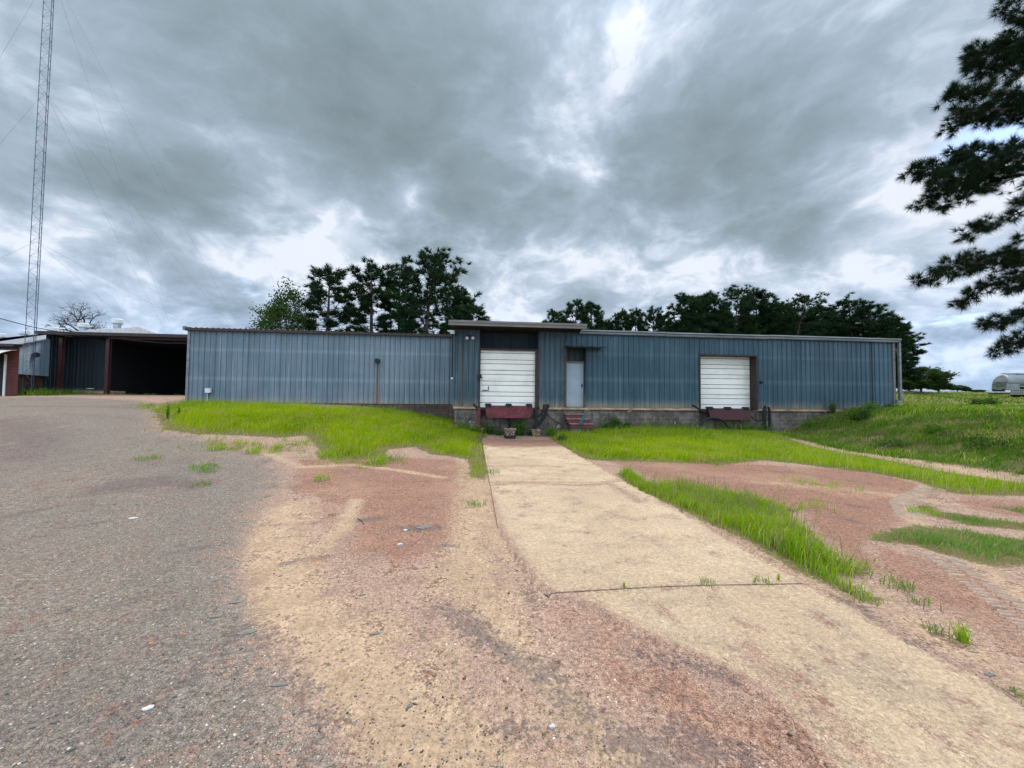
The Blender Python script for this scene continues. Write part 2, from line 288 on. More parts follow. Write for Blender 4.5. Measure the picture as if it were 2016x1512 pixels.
FIELD = np.array([(19.5, 19), (40, 19), (150, 60), (260, 112), (60, 125), (19.5, 40)])
# concrete drive: local frame of the warehouse (s along wall, y towards it is negative in front)
def drive_x(s): return s
SL_S0, SL_S1 = -1.38, 1.34
SLABS = [(-2.2, -4.5), (-4.52, -9.75), (-9.77, -14.0), (-14.02, -17.6)]
def zone_arrays(X, Y):
    A = np.zeros((len(X), 4), np.float32); B = np.zeros((len(X), 4), np.float32)
    def acc(i, arr, m): arr[:, i] = np.maximum(arr[:, i], m)
    for poly, w, a in Z['asph']: acc(0, A, a * sm(-w, w, sdist(poly, X, Y)))
    for poly, w, a in Z['red']: acc(1, A, a * sm(-w, w, sdist(poly, X, Y)))
    for k, (arr, i) in {'sand': (A, 2), 'dark': (A, 3)}.items():
        for line, w, a in LINES[k]: acc(i, arr, a * sm(2.0 * w, .1 * w, -sdist(line, X, Y, False) * -1))
    for g in [G_LEFT, G_RIGHT, G_STRIP] + G_PATCH: acc(0, B, sm(-.12, .15, sdist(g, X, Y)))
    for g in G_SPARSE: acc(0, B, .45 * sm(-.15, .2, sdist(g, X, Y)))
    acc(0, B, sm(-.3, .3, sdist(BANK, X, Y))); 
    s, yl = toloc(X, Y)
    acc(1, B, sm(-.5, 1.5, sdist(FIELD, X, Y))); acc(1, B, sm(24, 28, Y) * sm(-16, -10, X)); acc(1, B, sm(-24, -30, X)*sm(18,14,Y)*.8)
    # darker earth along the foot of the wall
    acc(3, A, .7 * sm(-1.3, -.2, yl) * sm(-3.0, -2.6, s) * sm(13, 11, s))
    # sandy shoulder of the drive
    acc(2, A, .7 * sm(.9, .1, np.abs(s - SL_S0 + .25)) * sm(-5, -7, yl) * sm(-16, -13.5, yl)); acc(2, A, .6 * sm(.5, .0, np.abs(s - SL_S1 - .3)) * sm(-9, -11, yl))
    return A, B
def setcol(me, name, arr):
    a = me.color_attributes.new(name, 'FLOAT_COLOR', 'POINT'); a.data.foreach_set('color', np.ascontiguousarray(arr, np.float32).ravel())
def ground_material():
    m = NT('weathered ground'); p = m.pos()
    at1 = m.n('ShaderNodeAttribute'); at1.attribute_name = 'zone_a'; a = m.n('ShaderNodeSeparateColor'); m.put(a.inputs[0], at1.outputs['Color'])
    at2 = m.n('ShaderNodeAttribute'); at2.attribute_name = 'zone_b'; b = m.n('ShaderNodeSeparateColor'); m.put(b.inputs[0], at2.outputs['Color'])
    asph, red, sand, dark = a.outputs[0], a.outputs[1], a.outputs[2], at1.outputs['Alpha']; soil, field, conc, rust = b.outputs[0], b.outputs[1], b.outputs[2], at2.outputs['Alpha']
    n_big = m.noise(p, .55, 4, .6); n_mid = m.noise(p, 2.3, 6, .65); n_fin = m.noise(p, 11, 6, .7); n_fin2 = m.noise(m.vadd(p, (7.3, 2.1, 0)), 26, 5, .7); n_gr = m.noise(p, 90, 3, .6)
    n_wr = m.noise(p, .8, 3, .5, 0, True)
    pa = m.vadd(p, m.vmul(m.vadd(m.noise(p, 9, 2, .5, 0, True), (-.5, -.5, -.5)), (.06, .06, .06)))
    v1 = m.voro(pa, 62); rc = m.n('ShaderNodeSeparateColor'); m.put(rc.inputs[0], v1['Color']); r1, r2 = rc.outputs[0], rc.outputs[1]
    v2 = m.voro(m.vadd(pa, (3, 5, 0)), 110); rd = m.n('ShaderNodeSeparateColor'); m.put(rd.inputs[0], v2['Color'])
    ed = m.math('ADD', m.math('MULTIPLY_ADD', n_mid, 2.4, -1.2), m.math('MULTIPLY_ADD', n_fin, 1.9, -.95)); strk = m.noise(m.vadd(m.vmul(m.vadd(p, m.vmul(m.vadd(n_wr, (-.5, -.5, -.5)), (.9, .9, 0))), (5.5, 1.1, 1)), (2.3, 4.1, 0)), 1, 6, .68); ed = m.math('ADD', ed, m.math('MULTIPLY_ADD', strk, 1.7, -.85)); ed = m.math('ADD', ed, m.math('MULTIPLY_ADD', r1, .55, -.275)); ed = m.math('ADD', ed, m.math('MULTIPLY_ADD', n_fin2, .8, -.4))
    def M(s, k=1., w=.25): 
        return m.step(m.math('MULTIPLY_ADD', ed, k, s), .5 - w, .5 + w)
    peb = m.step(v1['Distance'], .62, .25)
    # asphalt worn down to its stones
    ca = m.mix(m.step(n_mid, .3, .72), (.142, .125, .107), (.198, .174, .147)); ca = m.mix(m.step(n_big, .42, .62, 0, .8), ca, (.205, .166, .135)); ca = m.mix(m.step(n_fin, .36, .60, .6, 0), ca, (.075, .066, .062))
    stone = m.mix(m.math('POWER', r1, 1.5), (.060, .054, .052), (.40, .350, .29)); stone = m.mix(m.step(r2, .955, .99), stone, (.66, .63, .57))
    ca = m.mix(m.math('MULTIPLY', peb, .85), m.mix(.38, ca, (.06, .054, .05)), m.mix(.5, stone, ca))
    # loose gravel
    cg = m.mix(m.step(n_mid, .3, .7), (.262, .184, .148), (.358, .266, .205)); cg = m.mix(m.step(n_fin, .38, .68, .6, 0), cg, (.20, .125, .10)); stg = m.mix(r1, (.15, .09, .075), (.42, .31, .235)); stg = m.mix(m.step(r2, .95, .99), stg, (.66, .58, .48))
    cg = m.mix(m.math('MULTIPLY', peb, .75), m.mix(.28, cg, (.12, .08, .06)), m.mix(.42, stg, cg))
    cr = m.mix(m.step(n_fin, .32, .68), (.105, .044, .031), (.195, .095, .063)); cr = m.mix(m.math('MULTIPLY', peb, .6), cr, m.mix(r1, (.11, .05, .042), (.36, .22, .165)))
    cr = m.mix(m.step(n_big, .48, .62, 0, .5), cr, (.25, .15, .10))
    cs = m.mix(m.step(n_mid, .3, .7), (.212, .155, .105), (.266, .195, .133)); cs = m.mix(m.step(n_fin, .50, .72, 0, .6), cs, (.27, .185, .135)); cs = m.mix(m.step(n_fin2, .55, .70, 0, .6), cs, (.18, .12, .095))
    cso = m.mix(n_fin, (.09, .085, .025), (.19, .155, .06)); cf = m.mix(m.step(n_mid, .3, .7), (.085, .115, .018), (.17, .185, .035)); cf = m.mix(m.step(n_big, .52, .66, 0, .5), cf, (.23, .19, .09))
    # concrete, scoured to the aggregate
    cc = m.mix(m.step(n_big, .35, .65), (.425, .305, .195), (.495, .362, .235)); cc = m.mix(m.step(n_mid, .42, .70, 0, .55), cc, (.29, .225, .16)); cc = m.mix(1., cc, m.gray(m.lin(n_fin2, .25, .75, .80, 1.14)), 'MULTIPLY')
    cc = m.mix(m.step(rd.outputs[0], .74, .94, 0, .5), cc, (.19, .14, .10)); cc = m.mix(m.step(rd.outputs[1], .94, .99, 0, .45), cc, (.64, .53, .40))
    cc = m.mix(m.math('MULTIPLY', m.step(n_fin, .57, .68), m.step(n_mid, .42, .58, 0, .85)), cc, (.20, .158, .125))
    c = m.mix(m.math('MULTIPLY', M(red, 1.0, .26), .78), cg, cr); c = m.mix(M(asph, .9, .26), c, ca)
    c = m.mix(m.math('MULTIPLY', M(sand, .62, .16), .92), c, cs)
    c = m.mix(m.math('MULTIPLY', M(dark, 1.25, .28), .80), c, m.mix(n_fin, (.055, .045, .045), (.13, .10, .095)))
    # scattered flakes and lumps everywhere
    c = m.mix(m.math('MULTIPLY', m.step(n_fin, .60, .70), m.step(n_big, .38, .6, .15, .6)), c, m.mix(1., c, (.42, .38, .38), 'MULTIPLY'))
    c = m.mix(1., c, (1.68, 1.58, 1.46), 'MULTIPLY')
    c = m.mix(1., c, m.gray(m.math('MULTIPLY', m.lin(strk, .28, .72, .80, 1.17), m.lin(n_mid, .3, .7, .88, 1.10))), 'MULTIPLY')
    c = m.mix(m.math('MULTIPLY', m.step(m.noise(m.vadd(p, (31, 7, 0)), 3.4, 7, .72), .58, .68), m.math('MULTIPLY_ADD', sand, -.42, .55)), c, (.085, .066, .058))      # scabs of dark crust
    c = m.mix(M(soil, .8), c, cso); c = m.mix(M(field, .5), c, cf)
    cover = m.math('MULTIPLY', conc, 1.0); c = m.mix(M(cover, .55, .12), c, cc)
    c = m.mix(m.math('MULTIPLY', M(rust, .9, .3), .85), c, m.mix(n_mid, (.30, .12, .06), (.21, .115, .105)))
    c = m.mix(1., c, m.gray(m.math('MULTIPLY', m.lin(n_gr, .25, .75, .84, 1.16), m.math('ADD', 1.0, m.math('MULTIPLY', m.math('MULTIPLY_ADD', m.noise(p, 30, 4, .85), 4.6, -2.25), m.math('SUBTRACT', m.math('MULTIPLY_ADD', conc, -.34, .66), m.math('MULTIPLY', sand, .22)))))), 'MULTIPLY')
    hh = m.math('ADD', m.math('MULTIPLY', m.math('MULTIPLY', peb, m.math('SUBTRACT', 1.0, m.math('MAXIMUM', m.math('MULTIPLY', conc, .85), m.math('MULTIPLY', sand, .85)))), .8), m.math('ADD', m.math('MULTIPLY', n_fin, 1.6), m.math('MULTIPLY', n_fin2, .7)))
    m.bsdf(c, .92, 0, m.bump(hh, .8, .022), .15); return m.mat
M_GROUND = ground_material()
def axis(a, b, step, lo, hi, g=1.16):
    c = list(np.arange(a, b + 1e-6, step)); k = step
    while c[-1] < hi: k *= g; c.append(c[-1] + k)
    k = step
    while c[0] > lo: k *= g; c.insert(0, c[0] - k)
    return np.array(c)
COVER = [gpoly(p) for p in [[(940, 955), (962, 962), (974, 1000), (986, 1040), (1012, 1082), (1058, 1150), (1088, 1172), (1120, 1178), (1180, 1204), (1255, 1246), (1330, 1280), (1420, 1318), (1500, 1366), (1560, 1420), (1620, 1490), (1660, 1540), (1760, 1750), (600, 1750), (700, 1300), (800, 1000)]]]
def build_ground():
    xs = axis(-13, 14.5, .07, -900, 900); ys = axis(1.2, 21, .07, -40, 1500)
    X, Y = np.meshgrid(xs, ys); X = X.ravel(); Y = Y.ravel(); z = T(X, Y)
    s, yl = toloc(X, Y)
    cov = np.zeros(len(X)); k = (np.abs(s) < 2.2) & (yl > -18) & (yl < 0)
    for c in COVER: cov[k] = np.maximum(cov[k], sm(-.16, .10, sdist(c, X[k], Y[k])))
    z = z - .06 * ((s > SL_S0 + .06) & (s < SL_S1 - .06) & (yl > -17.5) & (yl < -2.3)) * sm(.85, .55, cov)      # bed under the slabs
    nx, ny = len(xs), len(ys); i = np.arange(nx * ny).reshape(ny, nx)
    F = np.stack([i[:-1, :-1], i[:-1, 1:], i[1:, 1:], i[1:, :-1]], -1).reshape(-1, 4)
    me = npmesh('ground', np.stack([X, Y, z], 1), F, M_GROUND, 4, True)
    A, B = zone_arrays(X, Y); setcol(me, 'zone_a', A); setcol(me, 'zone_b', B)
    tag(link('ground', me), 'open lot of worn asphalt, red gravel and sand rising to a grassy bank', 'ground', None, 'structure')
build_ground()
# the wash of gravel over the left side and near corner of the slabs
COVS = [(pl([(965, 958), (1030, 953), (1130, 958), (1200, 955), (1260, 990)]), .10, .62), (pl([(960, 920), (1030, 918), (1100, 921)]), .12, .5), (pl([(1270, 1100), (1330, 1105)]), .03, .3), (pl([(1450, 1230), (1490, 1245)]), .05, .55), (pl([(1560, 1280), (1640, 1370)]), .03, .5), (pl([(1480, 1290), (1600, 1400), (1700, 1500)]), .14, .55), (pl([(1600, 1280), (1700, 1330), (1900, 1500)]), .05, .35)]
def build_slab(y1, y0, label, s0=SL_S0, s1=SL_S1, lift=.028):
    st = .05; ns = int((s1 - s0) / st); ny = int((y1 - y0) / st)
    ss = np.linspace(s0, s1, ns + 1); yy = np.linspace(y0, y1, ny + 1)
    Sg, Yg = np.meshgrid(ss, yy); sh = Sg.shape
    jag = .022 * np.sin(9 * yy) + .018 * np.sin(23 * yy + 1) + .012 * RNG.standard_normal(len(yy))
    Sg = Sg + np.where(Sg > s1 - 1e-6, jag[:, None], 0)
    P = W0[None, None] + DV * Sg[..., None] + NV * Yg[..., None]; X, Y = P[..., 0].ravel(), P[..., 1].ravel()
    z = T(X, Y) + lift; n = X.size; i = np.arange(n).reshape(sh)
    F = [np.stack([i[:-1, :-1], i[:-1, 1:], i[1:, 1:], i[1:, :-1]], -1).reshape(-1, 4)]
    rim = np.concatenate([i[0, :], i[1:, -1], i[-1, -2::-1], i[-2:0:-1, 0]]); k = len(rim)
    cv = np.zeros(n)
    for c in COVER: cv = np.maximum(cv, sm(-.16, .10, sdist(c, X, Y)))
    z = z - .06 * sm(.80, .97, cv)
    V = np.stack([X, Y, z], 1); low = V[rim].copy(); low[:, 2] -= .16
    j = np.arange(k); jn = (j + 1) % k; F.append(np.stack([rim[j], n + j, n + jn, rim[jn]], -1))
    V = np.concatenate([V, low]); me = npmesh('driveway', V, np.concatenate(F), M_GROUND, 4, True)
    me.set_sharp_from_angle(angle=R(40))
    A, B = zone_arrays(V[:, 0], V[:, 1]); B[:, :2] = 0
    cov = np.zeros(len(V))
    for c in COVER: cov = np.maximum(cov, sm(-.16, .10, sdist(c, V[:, 0], V[:, 1])))
    for c, w, a in COVS: cov = np.maximum(cov, a * sm(2 * w, .1 * w, sdist(c, V[:, 0], V[:, 1], False)))
    s_, yl = toloc(V[:, 0], V[:, 1])
    for e in (y0, y1): cov = np.maximum(cov, .45 * sm(.09, .0, np.abs(yl - e)))
    cov = np.maximum(cov, .5 * sm(.10, 0, s1 - s_))
    B[:, 2] = 1 - cov; B[:, 3] = sm(-4.75, -4.0, yl) * .75 + .9 * sm(-4.4, -3.9, yl); B[:, 3] = np.clip(B[:, 3], 0, 1)
    A[:, 2] = np.where(cov < .8, A[:, 2] * .6, A[:, 2] * .25); A[:, 1] = np.where(cov < .7, np.maximum(A[:, 1], .55 * (cov > .2)), A[:, 1]); A[:, 0] = 0
    setcol(me, 'zone_a', A); setcol(me, 'zone_b', B)
    tag(link('driveway', me), label, 'driveway', 'concrete slabs of the drive', 'structure')
for (y1, y0), lb in zip(SLABS, ['rust stained end slab of the drive below the loading dock', 'long pale concrete slab reaching back toward the dock', 'middle tan concrete slab with gravel washed over its left edge', 'nearest concrete slab, its left half buried under red gravel']):
    build_slab(y1, y0, lb)
# ------------------------------------------------------------------ building materials
ZF, ZE = 1.25, 4.72
def sheet(name, c1, c2, bands, rust=None, pitch=.25, zbase=ZF, dirt=.45, pale=(.30, .36, .42), rc=((.17, .07, .03), (.045, .042, .042)), rw=1.):  # dirt: strength of the rib shade painted in as dark lines
    m = NT(name); o = m.obj(); x, y, z = m.xyz(o)
    pid = m.n('ShaderNodeTexWhiteNoise', noise_dimensions='1D'); m.put(pid.inputs['W'], m.math('FLOOR', m.math('DIVIDE', x, .75)))
    rib = m.n('ShaderNodeTexWhiteNoise', noise_dimensions='1D'); m.put(rib.inputs['W'], m.math('FLOOR', m.math('DIVIDE', x, pitch)))
    blot = m.noise(o, .45, 5, .6); streak = m.noise(m.vmul(o, (9, 1, .35)), 1, 5, .6); st2 = m.noise(m.vmul(o, (30, 1, .9)), 1, 3, .6); grain = m.noise(o, 26, 4, .7)
    c = m.mix(m.step(blot, .36, .66), c1, c2)
    c = m.mix(m.step(streak, .45, .75, 0, .55), c, pale); c = m.mix(m.step(st2, .55, .8, 0, .3), c, tuple(k * .5 for k in c1))
    for zb, amp, w in bands:
        e = m.math('EXPONENT', m.math('MULTIPLY', m.math('POWER', m.math('DIVIDE', m.math('SUBTRACT', z, zb), w), 2), -1))
        c = m.mix(m.math('MULTIPLY', m.math('MULTIPLY', e, amp), m.lin(streak, .3, .7, .3, 1.)), c, pale)
    c = m.mix(1., c, m.gray(m.lin(pid.outputs['Value'], 0, 1, .91, 1.08)), 'MULTIPLY')
    c = m.mix(1., c, m.gray(m.lin(rib.outputs['Value'], 0, 1, .94, 1.06)), 'MULTIPLY')
    c = m.mix(1., c, m.gray(m.lin(grain, .3, .7, .86, 1.14)), 'MULTIPLY')
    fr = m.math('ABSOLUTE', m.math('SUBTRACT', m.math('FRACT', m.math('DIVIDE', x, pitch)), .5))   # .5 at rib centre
    c = m.mix(m.math('MULTIPLY', m.math('MULTIPLY', m.step(fr, .325, .36), m.step(fr, .40, .37)), m.lin(streak, .3, .7, dirt * .7, dirt * .7 + .3)), c, tuple(k * .18 for k in c1))  # dark lines painted beside each rib, standing in for its shading
    lap = m.math('MULTIPLY', m.step(m.math('ABSOLUTE', m.math('SUBTRACT', m.math('FRACT', m.math('DIVIDE', x, .75)), .5)), .484, .494), .6); c = m.mix(lap, c, tuple(k * .3 for k in c1))
    low = m.math('MULTIPLY', m.step(z, zbase + .5, zbase - .05), m.step(m.math('ADD', streak, m.math('MULTIPLY', blot, .8)), .66, 1.05, .25, 1))
    c = m.mix(m.math('MULTIPLY', low, .55), c, (.33, .27, .18))
    low2 = m.math('MULTIPLY', m.step(z, zbase + .14, zbase), m.step(st2, .4, .6)); c = m.mix(low2, c, (.20, .10, .045))
    if rust:
        for sx, zt in rust:
            dx = m.math('ABSOLUTE', m.math('SUBTRACT', x, m.math('ADD', sx, m.math('MULTIPLY_ADD', streak, .04, -.02))))
            k = m.math('MULTIPLY', m.step(dx, .07 * rw, .025 * rw), m.step(z, zt, zt - .03)); c = m.mix(k, c, m.mix(m.step(z, zbase, zt), *rc))
            k2 = m.math('MULTIPLY', m.step(dx, .22, .05), m.math('MULTIPLY', m.step(z, zt, zt - .3), m.step(streak, .35, .6))); c = m.mix(m.math('MULTIPLY', k2, .3 * rw), c, tuple(k * 1.1 for k in rc[0]))
    m.bsdf(c, m.lin(grain, .3, .7, .45, .65), .0, m.bump(m.math('ADD', m.math('MULTIPLY', grain, .15), m.noise(m.vmul(o, (1, 1, .6)), 1.3, 3, .5)), .25, .04), .4); return m.mat
SV, ZV = S(744, 711, 2.64)
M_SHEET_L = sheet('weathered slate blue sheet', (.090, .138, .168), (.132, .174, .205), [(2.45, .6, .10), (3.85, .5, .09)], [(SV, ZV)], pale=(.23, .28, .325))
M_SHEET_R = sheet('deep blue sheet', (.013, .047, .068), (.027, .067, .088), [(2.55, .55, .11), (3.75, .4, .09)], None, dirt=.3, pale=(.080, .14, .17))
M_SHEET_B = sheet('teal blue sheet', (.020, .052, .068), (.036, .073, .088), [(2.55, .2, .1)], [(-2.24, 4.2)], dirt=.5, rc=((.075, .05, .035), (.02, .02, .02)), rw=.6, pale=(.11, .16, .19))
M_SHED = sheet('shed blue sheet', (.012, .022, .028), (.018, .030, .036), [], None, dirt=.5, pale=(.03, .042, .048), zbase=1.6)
M_PALEBLUE = sheet('pale blue panel', (.20, .30, .37), (.40, .48, .54), [], None, pitch=.55, dirt=.6, zbase=1.2, pale=(.42, .5, .56))
M_TRIM = simple('grey taupe trim', (.16, .148, .132), .55, 0, .3, 3, col2=(.10, .092, .085), stretch=(.4, 1, 4))
M_GUTTER = simple('galvanised gutter', (.19, .205, .21), .5, .2, .3, 2, col2=(.11, .12, .125), stretch=(.5, 1, 3))
M_SILL = simple('rusty sill', (.44, .33, .22), .8, 0, .4, 2.2, col2=(.22, .11, .06), stretch=(1, 1, 3))
M_ROOF = simple('roof sheet', (.26, .275, .285), .55, .1, .3, .6, col2=(.16, .16, .16))
M_WHITE = simple('painted white', (.62, .63, .62), .55, 0, .2, 3)
M_BLACK = simple('black rubber', (.018, .018, .02), .75, 0, .4, 8)
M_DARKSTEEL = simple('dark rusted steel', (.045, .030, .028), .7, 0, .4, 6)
M_REDSTEEL = simple('faded red steel', (.165, .034, .040), .65, 0, .55, 4.5, col2=(.09, .022, .027), cut=(.4, .6))
M_POST = simple('dark red post', (.055, .020, .022), .7, 0, .4, 3)
M_MAROON = simple('maroon steel', (.085, .030, .032), .65, 0, .45, 2.2, col2=(.06, .028, .03))
M_WIRE = simple('dull wire', (.17, .19, .21), .6, 0, .1, 3)
M_MAST = simple('mast steel', (.065, .085, .125), .5, .2, .25, 3)
M_GALV = simple('galvanised steel', (.36, .40, .46), .45, .3, .25, 3)
def door_mat():
    m = NT('white slat door'); o = m.obj(); n = m.noise(m.vmul(o, (.5, 1, 9)), 1.6, 6, .65); b = m.noise(o, .9, 4, .6); g = m.noise(o, 30, 3, .6)
    c = m.mix(m.step(b, .35, .7), (.80, .78, .70), (.70, .675, .60)); c = m.mix(m.step(n, .56, .74, 0, .6), c, (.38, .33, .25)); c = m.mix(1., c, m.gray(m.lin(g, .3, .7, .93, 1.06)), 'MULTIPLY')
    m.bsdf(c, .5, 0, m.bump(g, .04, .01), .35); return m.mat
M_HEAD = simple('dark header sheet', (.014, .032, .042), .7, 0, .4, 2); M_DOOR = door_mat(); M_SEAM = simple('door seam', (.24, .23, .20), .8)
def block_mat(name, base, dark, sx, sz, mort, stain, oldblocks=False):
    m = NT(name); o = m.obj(); x, y, z = m.xyz(o); cv = m.n('ShaderNodeCombineXYZ'); m.put(cv.inputs[0], x); m.put(cv.inputs[1], z)
    b = m.n('ShaderNodeTexBrick'); m.put(b.inputs['Vector'], cv.outputs[0]); b.inputs['Scale'].default_value = 1; b.inputs['Brick Width'].default_value = sx; b.inputs['Row Height'].default_value = sz; b.inputs['Mortar Size'].default_value = mort; b.inputs['Mortar Smooth'].default_value = .3; b.inputs['Bias'].default_value = 0
    m.put(b.inputs['Color1'], base); m.put(b.inputs['Color2'], tuple(k * .68 for k in base)); m.put(b.inputs['Mortar'], tuple(min(k * 1.22, 1) for k in base))
    n = m.noise(o, 1.5, 6, .65); n2 = m.noise(m.vmul(o, (5, 1, .8)), 1, 5, .6); g = m.noise(o, 22, 4, .7)
    c = m.mix(m.step(n, .36, .62, 0, stain), b.outputs['Color'], dark); c = m.mix(m.step(n2, .48, .70, 0, stain * .8), c, tuple(k * .6 for k in dark))
    if oldblocks:
        w = m.voro(cv.outputs[0], 1.15); rc = m.n('ShaderNodeSeparateColor'); m.put(rc.inputs[0], b.outputs['Color']); c = m.mix(m.math('MULTIPLY', m.step(n, .62, .66), .6), c, (.42, .39, .32))
    c = m.mix(1., c, m.gray(m.lin(g, .3, .7, .8, 1.18)), 'MULTIPLY')
    m.bsdf(c, .9, 0, m.bump(m.math('ADD', m.math('MULTIPLY', b.outputs['Fac'], -.6), g), .4, .012), .15); return m.mat
M_CMU = block_mat('concrete block wall', (.175, .152, .130), (.060, .050, .042), .42, .205, .024, .75, True)
M_CMU_L = block_mat('brown stained block wall', (.17, .115, .085), (.05, .04, .035), .42, .205, .010, .8)
M_BRICK = block_mat('red brick', (.105, .038, .034), (.05, .02, .02), .24, .085, .012, .3)
# ------------------------------------------------------------------ warehouse
def ribwall(mb, s0, s1, z0, z1, y, pitch=.25, h=.032, axis='s', sign=-1):
    prof = [(s0, 0.)]; k = math.floor(s0 / pitch)
    while k * pitch < s1 + pitch:
        c = k * pitch
        for dx, dh in ((-.045, 0), (-.022, h), (.022, h), (.045, 0)):
            if s0 + .004 < c + dx < s1 - .004: prof.append((c + dx, dh))
        k += 1
    prof.append((s1, 0.))
    vs = []; fs = []
    for s, hh in prof:
        p = (s, y + sign * hh) if axis == 's' else (y + sign * hh, s)
        vs += [(p[0], p[1], z0), (p[0], p[1], z1)]
    for i in range(len(prof) - 1): fs.append((2 * i, 2 * i + 2, 2 * i + 3, 2 * i + 1))
    mb.add(vs, fs)
WH = thing('warehouse', 'long low blue metal warehouse on a block base with two white loading doors', 'warehouse', (W0[0], W0[1], 0), PSI)
YL = 2.64                                     # the left wing stands back
SL0, SL1 = -15.45, -2.62                      # left wing
SR1 = 19.30                                   # right wing end
D1 = (-1.47, 1.20, 3.86); D2 = (8.97, 11.88, 3.83); PD = (2.42, 3.42)
m = MB(); ribwall(m, SL0 + .06, SL1 + .0, ZF + .04, ZE + .12, YL)
ribwall(m, YL + .06, 27, ZF + .04, ZE + .12, SL0, axis='y'); m.quad((SL0, 27, .5), (SL1, 27, .5), (SL1, 27, ZE + .3), (SL0, 27, ZE + .3))
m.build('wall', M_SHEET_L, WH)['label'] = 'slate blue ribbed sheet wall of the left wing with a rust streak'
m = MB()                                      # loading bay front
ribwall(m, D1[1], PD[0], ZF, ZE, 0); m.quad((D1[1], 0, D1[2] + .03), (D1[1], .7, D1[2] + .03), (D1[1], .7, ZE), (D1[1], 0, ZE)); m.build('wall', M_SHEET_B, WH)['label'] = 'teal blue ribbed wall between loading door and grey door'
m = MB(); ribwall(m, -2.60, D1[0], ZF, ZE, 0); m.quad((D1[0], 0, D1[2] + .03), (D1[0], .7, D1[2] + .03), (D1[0], .7, ZE), (D1[0], 0, ZE))
ribwall(m, 0.02, 3, ZF, ZE, -2.60, axis='y')
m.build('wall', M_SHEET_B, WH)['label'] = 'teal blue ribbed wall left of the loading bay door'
m = MB()
ribwall(m, PD[1], D2[0], ZF, ZE, 0); ribwall(m, D2[1], SR1 - .1, ZF, ZE, 0); ribwall(m, D2[0], D2[1], D2[2], ZE, 0)
ribwall(m, 0.02, 24, ZF, ZE, SR1, axis='y', sign=1); m.quad((SL1, 24, .5), (SR1, 24, .5), (SR1, 24, ZE), (SL1, 24, ZE))
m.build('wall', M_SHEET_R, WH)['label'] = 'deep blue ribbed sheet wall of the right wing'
m = MB(); ribwall(m, D1[0], D1[1], D1[2] + .03, ZE, .7, pitch=.86); m.quad((D1[0], .0, D1[2] + .031), (D1[1], .0, D1[2] + .031), (D1[1], .7, D1[2] + .031), (D1[0], .7, D1[2] + .031)); m.build('header_panel', M_HEAD, WH)
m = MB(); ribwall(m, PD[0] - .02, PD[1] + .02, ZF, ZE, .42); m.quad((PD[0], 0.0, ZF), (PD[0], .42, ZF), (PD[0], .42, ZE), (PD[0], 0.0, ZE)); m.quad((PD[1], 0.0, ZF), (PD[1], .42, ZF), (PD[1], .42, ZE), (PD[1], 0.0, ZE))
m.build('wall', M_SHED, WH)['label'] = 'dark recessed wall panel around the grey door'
# base
m = MB(); m.box(-2.56, D1[0] + .05, .03, .3, -.5, ZF - .09); m.box(D1[0] + .05, D1[1] - .05, .25, .5, -.5, ZF - .02); m.box(D1[1] - .05, D2[0], .03, .3, -.5, ZF - .09); m.box(D2[0], D2[1], .10, .4, -.5, ZF - .05); m.box(D2[1], SR1 - .03, .03, .3, -.5, ZF - .09); m.box(SR1 - .3, SR1 - .02, .3, 24, 0, ZF - .09); m.box(-2.56, -2.3, .3, 2.7, -.5, ZF - .09)
m.build('foundation', M_CMU, WH)['label'] = 'grey stained concrete block base under the loading doors'
m = MB(); m.box(SL0 + .03, SL1, YL + .03, YL + .3, -.5, ZF + .02); m.box(SL0 + .03, SL0 + .3, YL + .3, 27, -.5, ZF + .02)
m.build('foundation', M_CMU_L, WH)['label'] = 'low brown stained block base of the left wing'
m = MB(); m.box(-2.62, D1[0] - .06, -.05, .2, ZF - .09, ZF - .002); m.box(D1[1] + .06, D2[0] - .02, -.05, .2, ZF - .09, ZF - .002); m.box(D2[1] + .02, SR1, -.05, .2, ZF - .09, ZF - .002)
m.build('sill', M_SILL, WH)
# roofs, fascia, gutter
m = MB(); ww = []
xs = np.arange(SL0 - .12, SL1 - .02, .0625)
for k, s in enumerate(xs): 
    h = ZE + .14 + .035 * ((k % 4) in (1,)) ; ww.append((s, h))
vs = [(s, YL - .22, h) for s, h in ww] + [(s, 27.2, h + .25) for s, h in ww]; n = len(ww)
m.add(vs, [(i, i + 1, n + i + 1, n + i) for i in range(n - 1)])
rf = m.build('roof', M_ROOF, WH); rf['label'] = 'corrugated grey roof of the left wing'; m = MB(); vs = [(s, YL - .222, h - .006) for s, h in ww] + [(s, YL - .222, ZE + .02) for s, h in ww]
m.add(vs, [(i, n + i, n + i + 1, i + 1) for i in range(n - 1)])
m.box(SL0 - .1, SL1 - .05, YL - .20, YL - .04, ZE + .06, ZE + .11)
m.build('eave', M_DARKSTEEL, rf)
m = MB(); m.box(SL0 - .04, SL0 + .07, YL - .05, YL + .25, ZF, ZE + .09); m.box(SL0 - .13, SL0 - .02, YL - .26, YL + .3, ZE + .02, ZE + .2); m.build('corner_trim', M_GUTTER, WH)
m = MB(); m.box(-2.78, 3.05, -1.27, 24.1, ZE + .07, ZE + .13); m.build('roof', M_ROOF, WH)['label'] = 'deep overhanging roof above the loading bay'
m = MB(); m.prism([(-2.80, ZE - .06), (3.08, ZE - .06), (3.08, ZE + .15), (-2.80, ZE + .15)], -1.31, -1.25); m.box(-2.80, 3.08, -1.34, -1.31, ZE + .06, ZE + .15)
m.build('fascia', M_TRIM, WH)
m = MB(); m.box(-2.76, 3.04, -1.25, .7, ZE + .01, ZE + .068); m.build('soffit', M_DARKSTEEL, WH)
